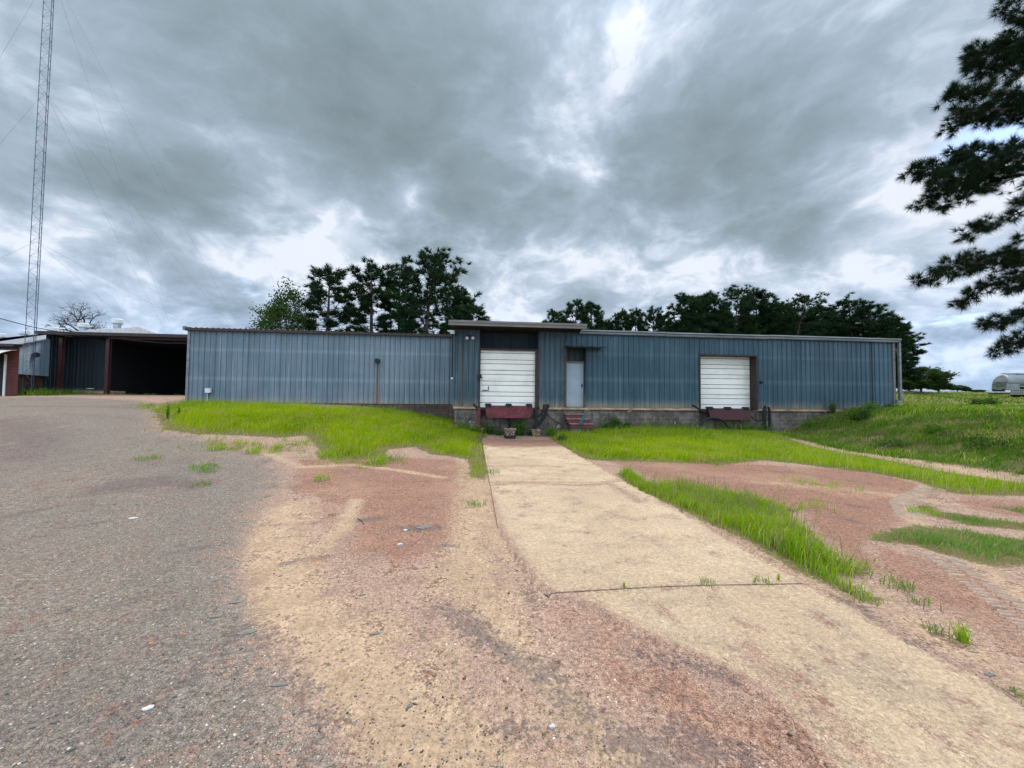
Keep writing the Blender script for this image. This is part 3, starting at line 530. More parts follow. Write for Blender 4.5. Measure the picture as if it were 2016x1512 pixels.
m = MB(); m.box(3.06, SR1 + .1, -.12, 24.1, ZE + .06, ZE + .11); m.build('roof', M_ROOF, WH)['label'] = 'flat roof sheet of the right wing'
m = MB()
prof = [(-.02, .115), (-.20, .105), (-.225, .05), (-.17, .02), (-.16, -.06), (-.12, -.09), (-.02, -.09)]
seg = [(3.09, 7.20, 0), (7.22, 12.4, -.012), (12.42, 17.42, .006), (17.44, SR1 + .22, 0)]
for a, b, dz in seg:
    k = len(prof); m.add([(a, y, ZE + z + dz) for y, z in prof] + [(b, y, ZE + z + dz) for y, z in prof], [tuple(range(k)), tuple(range(2 * k - 1, k - 1, -1))] + [(i, (i + 1) % k, (i + 1) % k + k, i + k) for i in range(k)])
g = m.build('gutter', M_GUTTER, WH)
m = MB(); m.box(SR1 + .13, SR1 + .23, -.16, -.06, 1.72, ZE - .09); m.box(SR1 - .05, SR1 + .25, -.18, -.05, 1.66, 1.76); m.build('downspout', M_GUTTER, g)
m = MB(); m.box(-2.72, -2.62, .0, .12, 2.55, ZE - .12); m.build('downspout', M_BLACK, g)['label'] = 'black downspout at the corner of the loading bay'
m = MB(); m.box(-2.79, -2.60, -.30, -.12, ZE - .26, ZE - .10); m.build('gutter_end', M_WHITE, WH); m = MB(); m.box(-2.74, -2.6, -.03, .14, 2.47, 2.55); m.build('spout_end', M_WHITE, WH)
m = MB(); m.box(SR1 - .1, SR1 + .03, -.05, .2, ZF - .02, ZE - .09); m.build('corner_trim', M_TRIM, WH)
m = MB(); m.box(18.02, 18.07, -.045, .0, ZF, ZE - .09); m.build('seam_trim', M_BLACK, WH)
m = MB(); m.box(-2.66, -2.57, -.04, .1, ZF, ZE - .1); m.build('corner_trim', M_SHEET_B, WH)
# vent
m = MB(); m.tube([(SV, YL - .16, ZV), (SV, YL + .1, ZV)], .115, 18); m.tube([(SV, YL - .17, ZV), (SV, YL - .14, ZV)], .13, 18); m.build('vent_pipe', M_BLACK, WH)
# slat doors
def slat_door(d, ybase, label, knobs):
    w0, w1, zt = d; o = MB(); zs = [(ZF - .02, 0)]; z = ZF; k = 0
    while z < zt - .05:
        z += (.19, .30)[k % 2]; k += 1
        if z > zt - .04: break
        zs += [(z - .018, 0), (z - .014, .025), (z + .010, .025), (z + .016, 0)]
        zs += [(z + .07, 0), (z + .078, .008), (z + .088, 0)]
    zs.append((zt, 0)); vs = []
    for zz, dy in zs: vs += [(w0, ybase + dy, zz), (w1, ybase + dy, zz)]
    o.add(vs, [(2 * i, 2 * i + 1, 2 * i + 3, 2 * i + 2) for i in range(len(zs) - 1)]); o.m = [int(zs[i][1] > .02 and zs[i + 1][1] > .02) for i in range(len(zs) - 1)]
    ob = o.build('loading_door', [M_DOOR, M_SEAM], WH); ob['label'] = label
    for a, b, c, e in knobs: h = MB(); h.box(a, b, ybase - .035, ybase + .01, c, e); h.build('handle', M_BLACK, ob, bevel=.004)
    return ob
slat_door((D1[0] + .04, D1[1] - .12, D1[2] - .03), .14, 'dirty white slatted loading door above the red dock plate', [(S(962, 765)[0] - .015, S(962, 765)[0] + .015, S(962, 769)[1], S(962, 760)[1]), (S(950, 768)[0], S(960, 768)[0], S(955, 769)[1], S(955, 767.6)[1])])
slat_door((D2[0] + .03, D2[1] - .04, D2[2] - .02), .42, 'clean white slatted loading door above the maroon dock plate', [(S(1384, 766)[0], S(1386, 766)[0] + .03, S(1385, 767.5)[1], S(1385, 765.5)[1]), (S(1384, 770)[0], S(1389, 770)[0], S(1385, 772)[1], S(1385, 770.4)[1])])
for d, y1, mt in ((D1, .16, M_DARKSTEEL), (D2, .45, M_DARKSTEEL)):
    m = MB(); m.box(d[0] - .035, d[0] + .03, -.045, y1, ZF - .01, d[2] + .03); m.box(d[1] - (.13 if d is D1 else .035), d[1] + .035, -.045 if d is D1 else -.04, y1, ZF - .01, d[2] + .03); m.box(d[0] + .03, d[1] - .04, -.043, y1, d[2] - .04, d[2] + .028)
    m.build('door_frame', mt, WH)
m = MB(); m.tube([(S(944, 742)[0], -.10, 2.62), (S(944, 742)[0], -.03, 2.62)], .10, 12); m.box(-1.56, -1.34, -.07, -.04, 2.52, 2.58); m.box(-1.52, -1.47, -.08, -.04, 2.38, 2.55); m.build('latch', M_BLACK, WH)
m = MB(); a = S(1496, 750)[0]; m.box(a - .07, a + .12, -.10, -.04, 2.52, 2.60); m.tube([(a + .03, -.12, 2.54), (a + .03, -.04, 2.54)], .07, 10); m.box(a - .03, a + .03, -.07, -.04, 2.66, 2.69); m.build('latch', M_BLACK, WH)
# grey door in its recess
m = NT('grey steel door'); o = m.obj(); n = m.noise(o, 2.2, 6, .7); n2 = m.noise(m.vmul(o, (14, 1, 4)), 1, 5, .7); x, y, z = m.xyz(o)
c = m.mix(m.step(n, .35, .7), (.30, .37, .42), (.24, .32, .37)); k = m.math('MULTIPLY', m.step(n2, .54, .66), m.math('MULTIPLY', m.step(z, 2.45, 2.2), m.step(z, 1.45, 1.7))); c = m.mix(m.math('MULTIPLY', k, .7), c, (.33, .25, .15)); c = m.mix(m.step(z, 2.0, 1.3, 0, .35), c, (.40, .39, .34))
m.bsdf(c, .5); M_GDOOR = m.mat
pd0, pd1, pz0, pz1 = S(1115, 800, .36)[0], S(1148, 800, .36)[0], ZF + .03, S(1132, 715.5, .36)[1]
m = MB(); m.box(pd0, pd1, .345, .40, pz0, pz1); gd = m.build('door', M_GDOOR, WH); gd['label'] = 'pale blue grey steel door with scratched lower half'
m = MB(); m.tube([(pd1 - .07, .27, 2.27), (pd1 - .07, .35, 2.27)], .03, 10); m.box(pd1 - .09, pd1 - .05, .335, .35, 2.2, 2.36); m.build('handle', M_BLACK, gd)
m = MB(); m.box(pd0 - .09, pd0 - .005, .30, .415, ZF, pz1 + .09); m.box(pd1 + .005, pd1 + .09, .30, .415, ZF, pz1 + .09); m.box(pd0 - .005, pd1 + .005, .302, .415, pz1 + .008, pz1 + .088); m.box(pd0 - .005, pd1 + .005, .29, .413, ZF - .02, ZF + .025); m.build('frame', M_TRIM, gd)
m = MB(); m.box(PD[0] - .01, PD[0] + .06, -.05, .41, ZF, ZE - .35); m.build('jamb_trim', simple('rusty tan trim', (.095, .070, .045), .8, 0, .4, 3, col2=(.05, .038, .025)), WH)
m = MB(); ribwall(m, PD[0], PD[1], 4.0, ZE, 0); m.quad((PD[0], .0, 4.0), (PD[1], .0, 4.0), (PD[1], .42, 4.0), (PD[0], .42, 4.0)); m.build('wall', M_SHEET_R, WH)['label'] = 'short blue panel of siding over the grey door'
m = MB(); a0, a1 = PD[0] - .02, S(1192, 683, -.45)[0]; N = 26
vs = []
for k in range(N + 1):
    s = a0 + (a1 - a0) * k / N; h = .012 * (k % 2); vs += [(s, -.04, 4.07 + h), (s, -.72 - .02 * math.sin(k * 1.7), 3.99 + h + .012 * math.sin(k * .9))]
m.add(vs, [(2 * k, 2 * k + 1, 2 * k + 3, 2 * k + 2) for k in range(N)]); m.add([(x, y, z - .022) for x, y, z in vs], [(2 * k, 2 * k + 2, 2 * k + 3, 2 * k + 1) for k in range(N)])
m.add([p for k in range(N + 1) for p in (vs[2 * k + 1], (vs[2 * k + 1][0], vs[2 * k + 1][1], vs[2 * k + 1][2] - .022))], [(2 * k, 2 * k + 1, 2 * k + 3, 2 * k + 2) for k in range(N)])
m.build('awning', M_DARKSTEEL, WH)
# ------------------------------------------------------------------ things at the dock
def wh(name, label, cat, s, y, z=0, group=None): return thing(name, label, cat, toworld(s, y, z), PSI, group)
def leveler(name, label, cx, w, mat, yb, poly, bump_s, post):
    t = wh(name, label, 'dock plate', cx, 0, 0, 'steel dock plates'); 
    m = MB(); m.box(-w / 2 - .10, w / 2 + .12, -.28, .24, ZF - .16, ZF - .03); m.build('frame', M_DARKSTEEL, t)
    m = MB(); m.prism(poly, -.40, -.32); m.build('lip_plate', mat, t, bevel=.008)
    for s in bump_s:
        b = MB(); k0 = S(1001, yb, -.35)[1]; b.prism([(s - .19, k0), (s - .14, k0 + .025), (s - .10, k0 + .07), (s + .10, k0 + .07), (s + .14, k0 + .025), (s + .19, k0)], -.44, -.26); b.box(s - .12, s + .12, -.43, -.27, k0 - .08, k0); b.build('bumper', M_BLACK, t)
    if post: m = MB(); m.box(post - .05, post + .06, -.02, .10, .1, ZF - .3); m.build('post', M_BLACK, t)
    return t
def loc(px, py, off): return S(px, py, off)
cx = (loc(955, 800, -.4)[0] + loc(1049, 800, -.4)[0]) / 2
P = lambda L, cx, off=-.4: [(loc(x, y, off)[0] - cx, loc(x, y, off)[1]) for x, y in L]
leveler('dock_leveler', 'red steel dock plate hanging under the left loading door', cx, 2.3, M_REDSTEEL, 797.6, P([(955, 798), (1048, 799), (1049.5, 806), (1049.5, 814), (1041, 823.5), (961, 823), (957, 816)], cx), [loc(x, 798, -.35)[0] - cx for x in (961, 1001.5, 1041.5)], loc(1003, 830, 0)[0] - cx)
cx = (loc(1397, 810, -.4)[0] + loc(1477, 810, -.4)[0]) / 2
leveler('dock_leveler', 'maroon steel dock plate hanging under the right loading door', cx, 2.3, M_MAROON, 800.2, P([(1394, 803.5), (1475, 804.5), (1477, 812), (1480, 819), (1475, 827), (1419, 827), (1399, 822)], cx), [loc(x, 801, -.35)[0] - cx for x in (1396.5, 1432, 1468)], None)
def bollard(px0, y0, y1, mat, label, r=.055, off=-.55, cap=None):
    s, zt = loc(px0, y0, off); zb = loc(px0, y1, off)[1]; x, y, _ = toworld(s, off); zb = min(zb, float(T(x, y)))
    t = thing('bollard', label, 'bollard', (x, y, zb), PSI); m = MB(); H = zt - zb
    m.tube([(0, 0, -.1), (0, 0, H - .03), (0, 0, H)], [r, r, r * .75], 12); m.build('post', mat, t); m = MB(); m.box(-r * 1.7, r * 1.7, -r * 1.7, r * 1.7, -.02, .06); m.build('base_plate', mat, t)
bollard(943, 803, 843, M_REDSTEEL, 'faded red steel post standing left of the red dock plate', .075)
bollard(1056, 798, 845, M_BLACK, 'black steel post standing right of the red dock plate', .065)
bollard(1505, 806, 846, M_BLACK, 'dark steel post beside the maroon dock plate', .08, -.35)
m = NT('broken concrete'); o = m.obj(); v = m.voro(o, 13); rc = m.n('ShaderNodeSeparateColor'); m.put(rc.inputs[0], v['Color']); c = m.mix(rc.outputs[0], (.15, .105, .065), (.36, .27, .17)); c = m.mix(m.step(v['Distance'], .35, .7), c, (.11, .07, .045)); m.bsdf(c, .9, 0, m.bump(v['Distance'], -.8, .05)); M_RUBBLE = m.mat
def rubble(px0, px1, y0, y1, label, off, seed, base=False):
    s0, zt = loc(px0, y0, off); s1 = loc(px1, y0, off)[0]; zb = loc(px0, y1, off)[1]; rg = random.Random(seed)
    x, y, _ = toworld((s0 + s1) / 2, off); t = thing('concrete_block', label, 'block', (x, y, zb), PSI, 'broken concrete bollard feet'); w = (s1 - s0) / 2; H = zt - zb
    bm = bmesh.new(); bmesh.ops.create_cube(bm, size=1); bmesh.ops.subdivide_edges(bm, edges=bm.edges[:], cuts=5, use_grid_fill=True)
    for q in bm.verts:
        k = .62 + .38 * (q.co.z + .5); q.co = Vector((q.co.x * 2 * w * k, q.co.y * 1.6 * w * k, (q.co.z + .5) * H)) + Vector([rg.uniform(-1, 1) * w * .07 for _ in range(3)])
    me = bpy.data.meshes.new('chunk'); bm.to_mesh(me); bm.free(); me.materials.append(M_RUBBLE); link('chunk', me, t)
    if base: b = MB(); b.box(-w * .95, w * .95, -w * 1.0, w * .5, -.05, .03); b.build('base_plate', M_BLACK, t)
rubble(934, 953, 842.5, 857, 'overgrown pale concrete foot under the red steel post', -.55, 1)
rubble(992, 1015.5, 843.5, 858.5, 'broken pebbly concrete chunk on a black plate in front of the dock', -1.5, 2, True)
rubble(1046, 1065, 845.5, 859, 'broken pebbly concrete chunk under the black steel post', -.7, 3)
# hoses
def hose(name, label, cat, paths, mat, group=None):
    pts0 = [toworld(*loc(*paths[0][0][0], paths[0][1])[:1], paths[0][1])]
    s0, z0 = loc(*paths[0][0][0], paths[0][1]); ox, oy, _ = toworld(s0, paths[0][1]); t = thing(name, label, cat, (ox, oy, z0), PSI, group)
    for i, (px, off, r) in enumerate(paths):
        P = []
        for q in px:
            s, z = loc(*q, off); P.append(Vector((s - s0, off - paths[0][1], z - z0)))
        Q = []
        for a in range(len(P) - 1):                                  # catmull-rom
            p0, p1, p2, p3 = P[max(a - 1, 0)], P[a], P[a + 1], P[min(a + 2, len(P) - 1)]
            for k in range(6):
                u = k / 6; Q.append(.5 * ((2 * p1) + (p2 - p0) * u + (2 * p0 - 5 * p1 + 4 * p2 - p3) * u * u + (3 * p1 - p0 - 3 * p2 + p3) * u ** 3))
        Q.append(P[-1]); m = MB(); m.tube(Q, r, 8); m.build('tube', mat, t, smooth=True)
hose('rubber_strip', 'bundle of black rubber strips bent up beside the black steel post', 'rubber strip', [([(1052, 848), (1060, 836), (1072, 822), (1077, 808), (1080, 796)], -.25, .05), ([(1056, 836), (1066, 826), (1073, 812), (1077, 796)], -.22, .05), ([(1050, 820), (1063, 818), (1070, 805), (1071, 796)], -.28, .045), ([(1040, 856), (1050, 844), (1062, 834)], -.5, .05)], M_BLACK)
hose('cable', 'thin black cable drooping across the block base left of the red steps', 'cable', [([(1076, 812), (1082, 820), (1090, 827), (1098, 831), (1104, 832)], -.04, .014)], M_BLACK)
hose('rubber_strip', 'short black strip sticking up left of the red dock plate', 'rubber strip', [([(932.5, 795), (936, 800), (942, 804.5), (948, 806), (955, 808)], -.3, .05)], M_BLACK)
hose('rubber_strip', 'black strip poking out left of the maroon dock plate', 'rubber strip', [([(1363.5, 797.5), (1371, 802), (1378, 807), (1390, 812)], -.3, .045)], M_BLACK)
hose('rubber_hose', 'black hose arched in the grass under the maroon dock plate', 'hose', [([(1381, 838), (1385, 830), (1394, 824.5), (1406, 823), (1418, 826), (1427, 832), (1434, 842)], -.6, .05)], M_BLACK)
hose('rubber_hose', 'black hose looping down right of the maroon dock plate', 'hose', [([(1478, 819), (1485, 826), (1494, 829), (1503, 824), (1508, 815), (1508, 805), (1506, 799)], -.3, .03), ([(1503, 812), (1504, 804), (1506, 799)], -.25, .05), ([(1515, 840), (1515, 812), (1512.5, 801)], -.25, .055)], M_BLACK)
# floodlights
t = wh('flood_light', 'small twin white floodlight under the loading bay roof', 'floodlight', loc(925, 663, -.05)[0], 0)
for px in (919.5, 931): 
    s, z = loc(px, 664, -.15); s -= loc(925, 663, -.05)[0]; m = MB(); m.tube([(s, -.08, z + .02), (s, -.2, z - .05), (s, -.21, z - .055)], [.035, .075, .06], 12); m.build('lamp', M_WHITE, t, smooth=True)
m = MB(); m.box(-.16, .16, -.08, -.035, loc(925, 661, -.05)[1] - .03, loc(925, 661, -.05)[1] + .02); m.build('bracket', M_DARKSTEEL, t)
# electrical box on the left wing
s, z = loc(413, 769, YL); x, y, _ = toworld(s, YL); t = thing('electrical_box', 'pale electrical box on a short conduit, low on the left wing wall', 'electrical box', (x, y, z), PSI)
m = MB(); m.box(-.12, .12, -.17, -.035, -.11, .11); m.build('box', M_WHITE, t, bevel=.01); m = MB(); m.tube([(-.04, -.08, -.11), (-.04, -.08, -.35), (-.03, -.09, -.6), (-.05, -.09, -.75)], .025, 8); m.build('conduit', M_GALV, t)
# steps
s0, s1 = loc(1116, 815, -.5)[0], loc(1163, 815, -.5)[0]; x, y, _ = toworld((s0 + s1) / 2, 0); t = thing('steps', 'three worn red painted steps below the pale grey door', 'steps', (x, y, 0), PSI); w = (s1 - s0) / 2
M_TREAD = simple('worn tread', (.30, .22, .20), .85, 0, .35, 6, col2=(.15, .07, .065)); M_RISER = simple('red riser', (.125, .040, .038), .8, 0, .45, 5, col2=(.12, .035, .035))
for k, (zz, off, o0, o1) in enumerate(((.98, -.30, 0, -.2), (.78, -.58, .02, -.05), (.58, -.86, .10, .03))):
    m = MB(); m.box(-w + o0, w + o1, off, -.06, zz - .2, zz - .045); m.build('riser', M_RISER, t); m = MB(); m.box(-w + o0 - .03, w + o1 + .03, off - .03, off + .26, zz - .043, zz); m.build('tread', M_TREAD, t, bevel=.008)
m = MB(); m.box(-w + .1, w - .1, -.8, -.06, .1, .38); m.build('footing', M_CMU, t)
M_TEAL = simple('teal plastic', (.012, .11, .12), .5, 0, .3, 5)
s, z = loc(1153, 815, -1.0); x, y, _ = toworld(s, -1.0); t = thing('garden_hose', 'teal hose end with a pale looped collar leaning on the red steps', 'hose', (x, y, z), PSI)
m = MB(); m.tube([(-.02, 0, -.02), (-.12, -.02, -.2), (-.24, -.04, -.42), (-.28, -.05, -.52)], [.05, .07, .06, .03], 10); m.build('tube', M_TEAL, t, smooth=True)
m = MB(); m.tube([(.06 + .11 * math.cos(a), .02 * math.sin(2 * a), .06 + .10 * math.sin(a)) for a in np.linspace(0, 2 * math.pi, 20)], .015, 8); m.build('collar', M_GUTTER, t, smooth=True)
# ------------------------------------------------------------------ open shed and the buildings at the far left
YS = 9.5; SH = thing('open_shed', 'dark open fronted blue shed with red steel posts', 'shed', (W0[0], W0[1], 0), PSI)
a0, a1 = -28.45, SL0 - .1; ze0 = 5.42
m = MB(); m.box(a0 - .3, a1, YS - .35, YS + 10.5, ze0 - .02, ze0 + .05); m.build('roof', M_ROOF, SH)
m = MB(); m.box(a0 - .3, a1, YS - .40, YS - .35, ze0 - .14, ze0 + .06); m.build('fascia', M_DARKSTEEL, SH)
m = MB(); m.box(-24.95, a1, YS - .05, YS + .12, ze0 - .29, ze0 - .04); m.build('beam', M_POST, SH)
for s, ml in ((-27.62, M_POST), (-24.92, M_POST)):
    m = MB(); m.box(s - .10, s + .10, YS - .06, YS - .03, 1.2, ze0 - .30); m.box(s - .10, s + .10, YS + .11, YS + .14, 1.2, ze0 - .30); m.box(s - .02, s + .02, YS - .03, YS + .11, 1.2, ze0 - .30); m.build('post', ml, SH)
sw = S(208, 720, YS + 1.5)[0]; M_DEEP = simple('shade black lining', (.016, .017, .019), .9, 0, .3, 2)  # near-black colour stands in for the shade inside the open shed
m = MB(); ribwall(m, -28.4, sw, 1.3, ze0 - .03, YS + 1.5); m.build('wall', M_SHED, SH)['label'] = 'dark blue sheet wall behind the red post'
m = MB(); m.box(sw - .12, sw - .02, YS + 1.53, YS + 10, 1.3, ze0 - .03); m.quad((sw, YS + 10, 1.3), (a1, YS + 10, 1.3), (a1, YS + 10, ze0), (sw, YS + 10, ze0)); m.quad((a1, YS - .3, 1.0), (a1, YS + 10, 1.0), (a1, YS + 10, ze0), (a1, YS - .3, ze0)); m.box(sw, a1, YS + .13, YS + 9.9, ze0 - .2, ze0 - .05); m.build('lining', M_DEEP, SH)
m = MB(); m.quad((sw, YS + 1.2, 1.0), (a1, YS + 1.2, 1.0), (a1, YS + 9.9, 1.62), (sw, YS + 9.9, 1.62)); 
for k in range(1, 3): m.quad((sw, YS + 1.2 + k * 2.2, 1.66), (a1, YS + 1.2 + k * 2.2, 1.66), (a1, YS + 3.4 + k * 2.2, 1.66), (sw, YS + 3.4 + k * 2.2, 1.66))
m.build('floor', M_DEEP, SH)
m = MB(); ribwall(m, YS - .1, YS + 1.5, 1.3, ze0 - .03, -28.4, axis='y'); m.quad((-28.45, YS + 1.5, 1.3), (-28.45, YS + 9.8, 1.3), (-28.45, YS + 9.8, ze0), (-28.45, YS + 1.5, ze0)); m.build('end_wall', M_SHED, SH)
m = MB(); m.box(-27.4, -25.0, YS + .6, YS + 1.45, 1.2, 1.82); m.build('slab', M_SILL, SH)
# brick building
YB = 6.4
def S_Y(px, off):
    s_, _ = S(px, 720, off); return toworld(s_, off)[1]
def BX(px, py): return S(px, py, YB)
BB = thing('brick_building', 'red brick building corner with a white scalloped awning', 'building', (W0[0], W0[1], 0), PSI)
bx1 = BX(37, 720)[0]; bz = BX(20, 683)[1]; dx = BX(7, 750)[0]
def plan(mb, pts, z0, z1): n = len(pts); mb.add([(x, y, z0) for x, y in pts] + [(x, y, z1) for x, y in pts], [tuple(range(n)), tuple(range(2 * n - 1, n - 1, -1))] + [(i, (i + 1) % n, (i + 1) % n + n, i + n) for i in range(n)])
def shear(x0, x1, d): return [(x0, YB), (x1, YB), (x1 - 1.45 * d, YB + d), (x0 - 1.45 * d, YB + d)]
m = MB(); plan(m, shear(dx + .12, bx1, 3.0), 1.1, bz); plan(m, shear(bx1 - 9, dx - 1.0, 3.0), 1.1, bz); plan(m, shear(dx - .999, dx + .119, 3.0), 3.75, bz - .01); m.build('wall', M_BRICK, BB)
m = MB(); m.box(dx - 1.0, dx, YB + .2, YB + .26, 1.4, 3.74); m.build('door', M_BLACK, BB); m = MB(); m.box(dx, dx + .10, YB - .03, YB + .2, 1.4, 3.75); m.build('door_frame', M_WHITE, BB)
m = MB(); m.box(bx1 - 9.2, bx1 + .05, YB - .35, YB + .08, bz - .0, bz + .14); m.build('roof_trim', M_DARKSTEEL, BB)
aw1 = BX(40, 720)[0] - .1; pr = [(0, 3.98), (-.35, 3.93), (-.75, 3.78), (-1.05, 3.56), (-1.07, 3.36)]; m = MB(); xs = np.arange(aw1 - 3.2, aw1, .06); n = len(pr); vs = []
for k, s in enumerate(xs):
    for j, (yy, zz) in enumerate(pr): vs.append((s, YB + yy, zz + (.02 * ((k // 2) % 2)) + (.03 * math.sin(k * 1.05) if j == n - 1 else 0)))
m.add(vs, [(k * n + j, k * n + j + 1, (k + 1) * n + j + 1, (k + 1) * n + j) for k in range(len(xs) - 1) for j in range(n - 1)]); m.build('awning', M_WHITE, BB)
# long pale roofed building with blue panels and roof vents
MBD = thing('metal_building', 'long grey roofed metal building with blue end panels behind the brick corner', 'building', (0, 0, 0))
rA, rB = at(-60, 682, S_Y(-60, YB - .3)), at(40, 677, S_Y(40, YB - .3)); rC = at(96, 667, S_Y(96, YS - .45)); D = at(96, 655, 48); E = at(-60, 678, 58); F = at(0, 668, 55)
m = MB(); m.quad(tuple(rA), tuple(rB), tuple(rC), tuple(D), tuple(F), tuple(E)); G1 = at(272, 643.5, 42.8); G2 = G1 + np.array([-2.3, -6.4, -1.8]); G0 = F + np.array([-13, 5.8, 0])
bk = np.array([2.3, 6.4, -1.8]); m.quad(tuple(G0), tuple(G0 + np.array([-2.3, -6.4, -1.8])), tuple(G2), tuple(G1)); m.quad(tuple(G1), tuple(G1 + bk), tuple(G0 + bk), tuple(G0)); m.build('roof', M_ROOF, MBD)
m = MB(); lo = lambda p: (p[0], p[1], 1.2); m.quad(tuple(G1), tuple(G2), lo(G2), lo(G1 + bk), tuple(G1 + bk)); m.build('gable_wall', M_WHITE, MBD)
m = MB(); q0, q1 = at(38, 681, S_Y(38, YB + .1)), at(93.5, 669, S_Y(93.5, YS - .35)); e = q1 - q0; q1 = q1 + e * .12; e = q1 - q0; N = 12; vs = []; fs = []
for k in range(N + 1):
    p = q0 + e * k / N; off = .06 * (k % 2); vs += [(p[0] + off * .4, p[1] - off, at(50, 741, 24.5)[2]), (p[0] + off * .4, p[1] - off, p[2])]
m.add(vs, [(2 * k, 2 * k + 2, 2 * k + 3, 2 * k + 1) for k in range(N)]); m.build('wall', M_PALEBLUE, MBD)
m = MB(); m.quad((q0[0] - .25, q0[1] - .1, .8), (q1[0] - .25 + e[0] * .3, q1[1] - .1 + e[1] * .3, .8), (q1[0] - .25 + e[0] * .3, q1[1] - .1 + e[1] * .3, 3.4), (q0[0] - .25, q0[1] - .1, 3.4)); m.build('lower_wall', M_CMU_L, MBD)
p = q0 + e * .45; z = at(66, 699, p[1])[2]; m = MB(); m.tube([(p[0] + .3, p[1] - .1, z), (p[0] - .1, p[1] + .1, z)], .15, 14); m.build('vent_pipe', M_BLACK, MBD)
vt = None
for i, (px, py, Y, w) in enumerate(((2, 664, 54, 1), (47, 658, 51.5, 1), (104, 652, 49, 1), (164, 645, 46, 1), (231, 637.5, 43.6, 1))):
    q = at(px, py, Y); lb = ['squat white roof vent cut off by the left edge of the picture', 'squat white roof vent right beside the lattice mast', 'squat white roof vent just above the shed roof corner', 'squat white roof vent in front of the bare tree', 'squat white roof vent nearest the gable peak'][i]
    if vt is None:
        vt = thing('roof_vent', lb, 'roof vent', q, .2, 'roof vents in a row'); m = MB(); m.tube([(0, 0, -1.0), (0, 0, .0)], .34, 16); m.build('neck', M_GALV, vt)
        m = MB(); m.tube([(0, 0, -.02), (0, 0, .05), (0, 0, .46), (0, 0, .52)], [.46, .52, .52, .47], 20); m.build('cap', M_WHITE, vt); kids = list(vt.children)
    else:
        c = vt.copy(); COL.objects.link(c); c.location = q; c['label'] = lb
        for ch in kids:
            d = ch.copy(); COL.objects.link(d); d.parent = c
# ------------------------------------------------------------------ lattice mast with guys
B0 = ground(57, 768); B0 = at(57, 766, 22.0); B0[2] = float(T(B0[0], B0[1])); MAST = thing('radio_mast', 'tall guyed lattice radio mast rising beside the brick building', 'mast', B0)
HM, a = 46, .235; tri = [(a * math.cos(R(t)), a * math.sin(R(t))) for t in (100, 220, 340)]
for x, y in tri: m = MB(); m.tube([(x, y, -.2), (x, y, HM)], .015, 6); m.build('leg', M_MAST, MAST)
m = MB(); st = .42; k = 0
while k * st < HM - .5:
    for i in range(3):
        p, q = tri[i], tri[(i + 1) % 3]; z0, z1 = k * st, (k + 1) * st
        if (k + i) % 2: p, q = q, p
        m.tube([(*p, z0), (*q, z1)], .005, 4, False); m.tube([(*p, z1), (*q, z1)], .004, 4, False)
    k += 1
m.build('bracing', M_MAST, MAST)
def rel(p): return tuple(np.asarray(p) - B0)
AN = {'r': at(500, 694, 47), 'm': at(362, 716, 52), 'l': at(-330, 645, 20)}
lev = [at(74, 475, 22)[2] - B0[2], at(90, 180, 22)[2] - B0[2], at(117, -20, 22)[2] - B0[2] + 1.2]
for k, h in enumerate(lev):
    for key, an in AN.items():
        p0 = Vector((0, 0, h)); p1 = Vector(rel(an)); L = (p1 - p0).length; pts = []
        for j in range(13): u = j / 12; q = p0.lerp(p1, u); q.z -= .012 * L * 4 * u * (1 - u); pts.append(q)
        m = MB(); m.tube(pts, .0045, 4, False); m.build('guy_wire', M_WIRE, MAST)
for key, lb in (('r', 'steel guy anchor post behind the blue left wing'), ('m', 'steel guy anchor post behind the open shed'), ('l', 'steel guy anchor post off to the left of the mast')):
    p = AN[key]; z = float(T(p[0], p[1])); t = thing('anchor_post', lb, 'post', (p[0], p[1], z)); m = MB(); m.tube([(0, 0, -.2), (0, 0, p[2] - z + .15)], .09, 10); m.build('post', M_GALV, t)
# service cable
pp = [at(-160, 585, 16), at(0, 627, 19), at(60, 643, 21), at(125, 655, 23), at(200, 662, 24.2), at(262, 670, 24.2), at(320, 675.5, 24.2), at(385, 676, 24.3)]; Q = []
for i in range(len(pp) - 1):
    for k in range(5): Q.append(pp[i] + (pp[i + 1] - pp[i]) * k / 5)
Q.append(pp[-1]); Q = np.array(Q); Q[1:-1] = (Q[:-2] + 2 * Q[1:-1] + Q[2:]) / 4; o = Q[5].copy(); m = MB(); m.tube([tuple(q - o) for q in Q], .022, 6); ob = m.build('overhead_cable', M_BLACK); ob.location = o; tag(ob, 'black overhead cable sagging in from the left along the shed eave', 'cable')
# bucket, plank bits by the shed
p = ground(178, 772); p = at(178, 774, 25.5); p[2] = float(T(p[0], p[1])); t = thing('bucket', 'grey metal bucket with a pale rim beside the red shed post', 'bucket', p); m = MB(); m.tube([(0, 0, 0), (0, 0, .36)], [.13, .17], 16); m.build('body', M_DARKSTEEL, t); m = MB(); m.tube([(0, 0, .355), (0, 0, .40)], [.185, .18], 16); m.build('rim', M_WHITE, t)
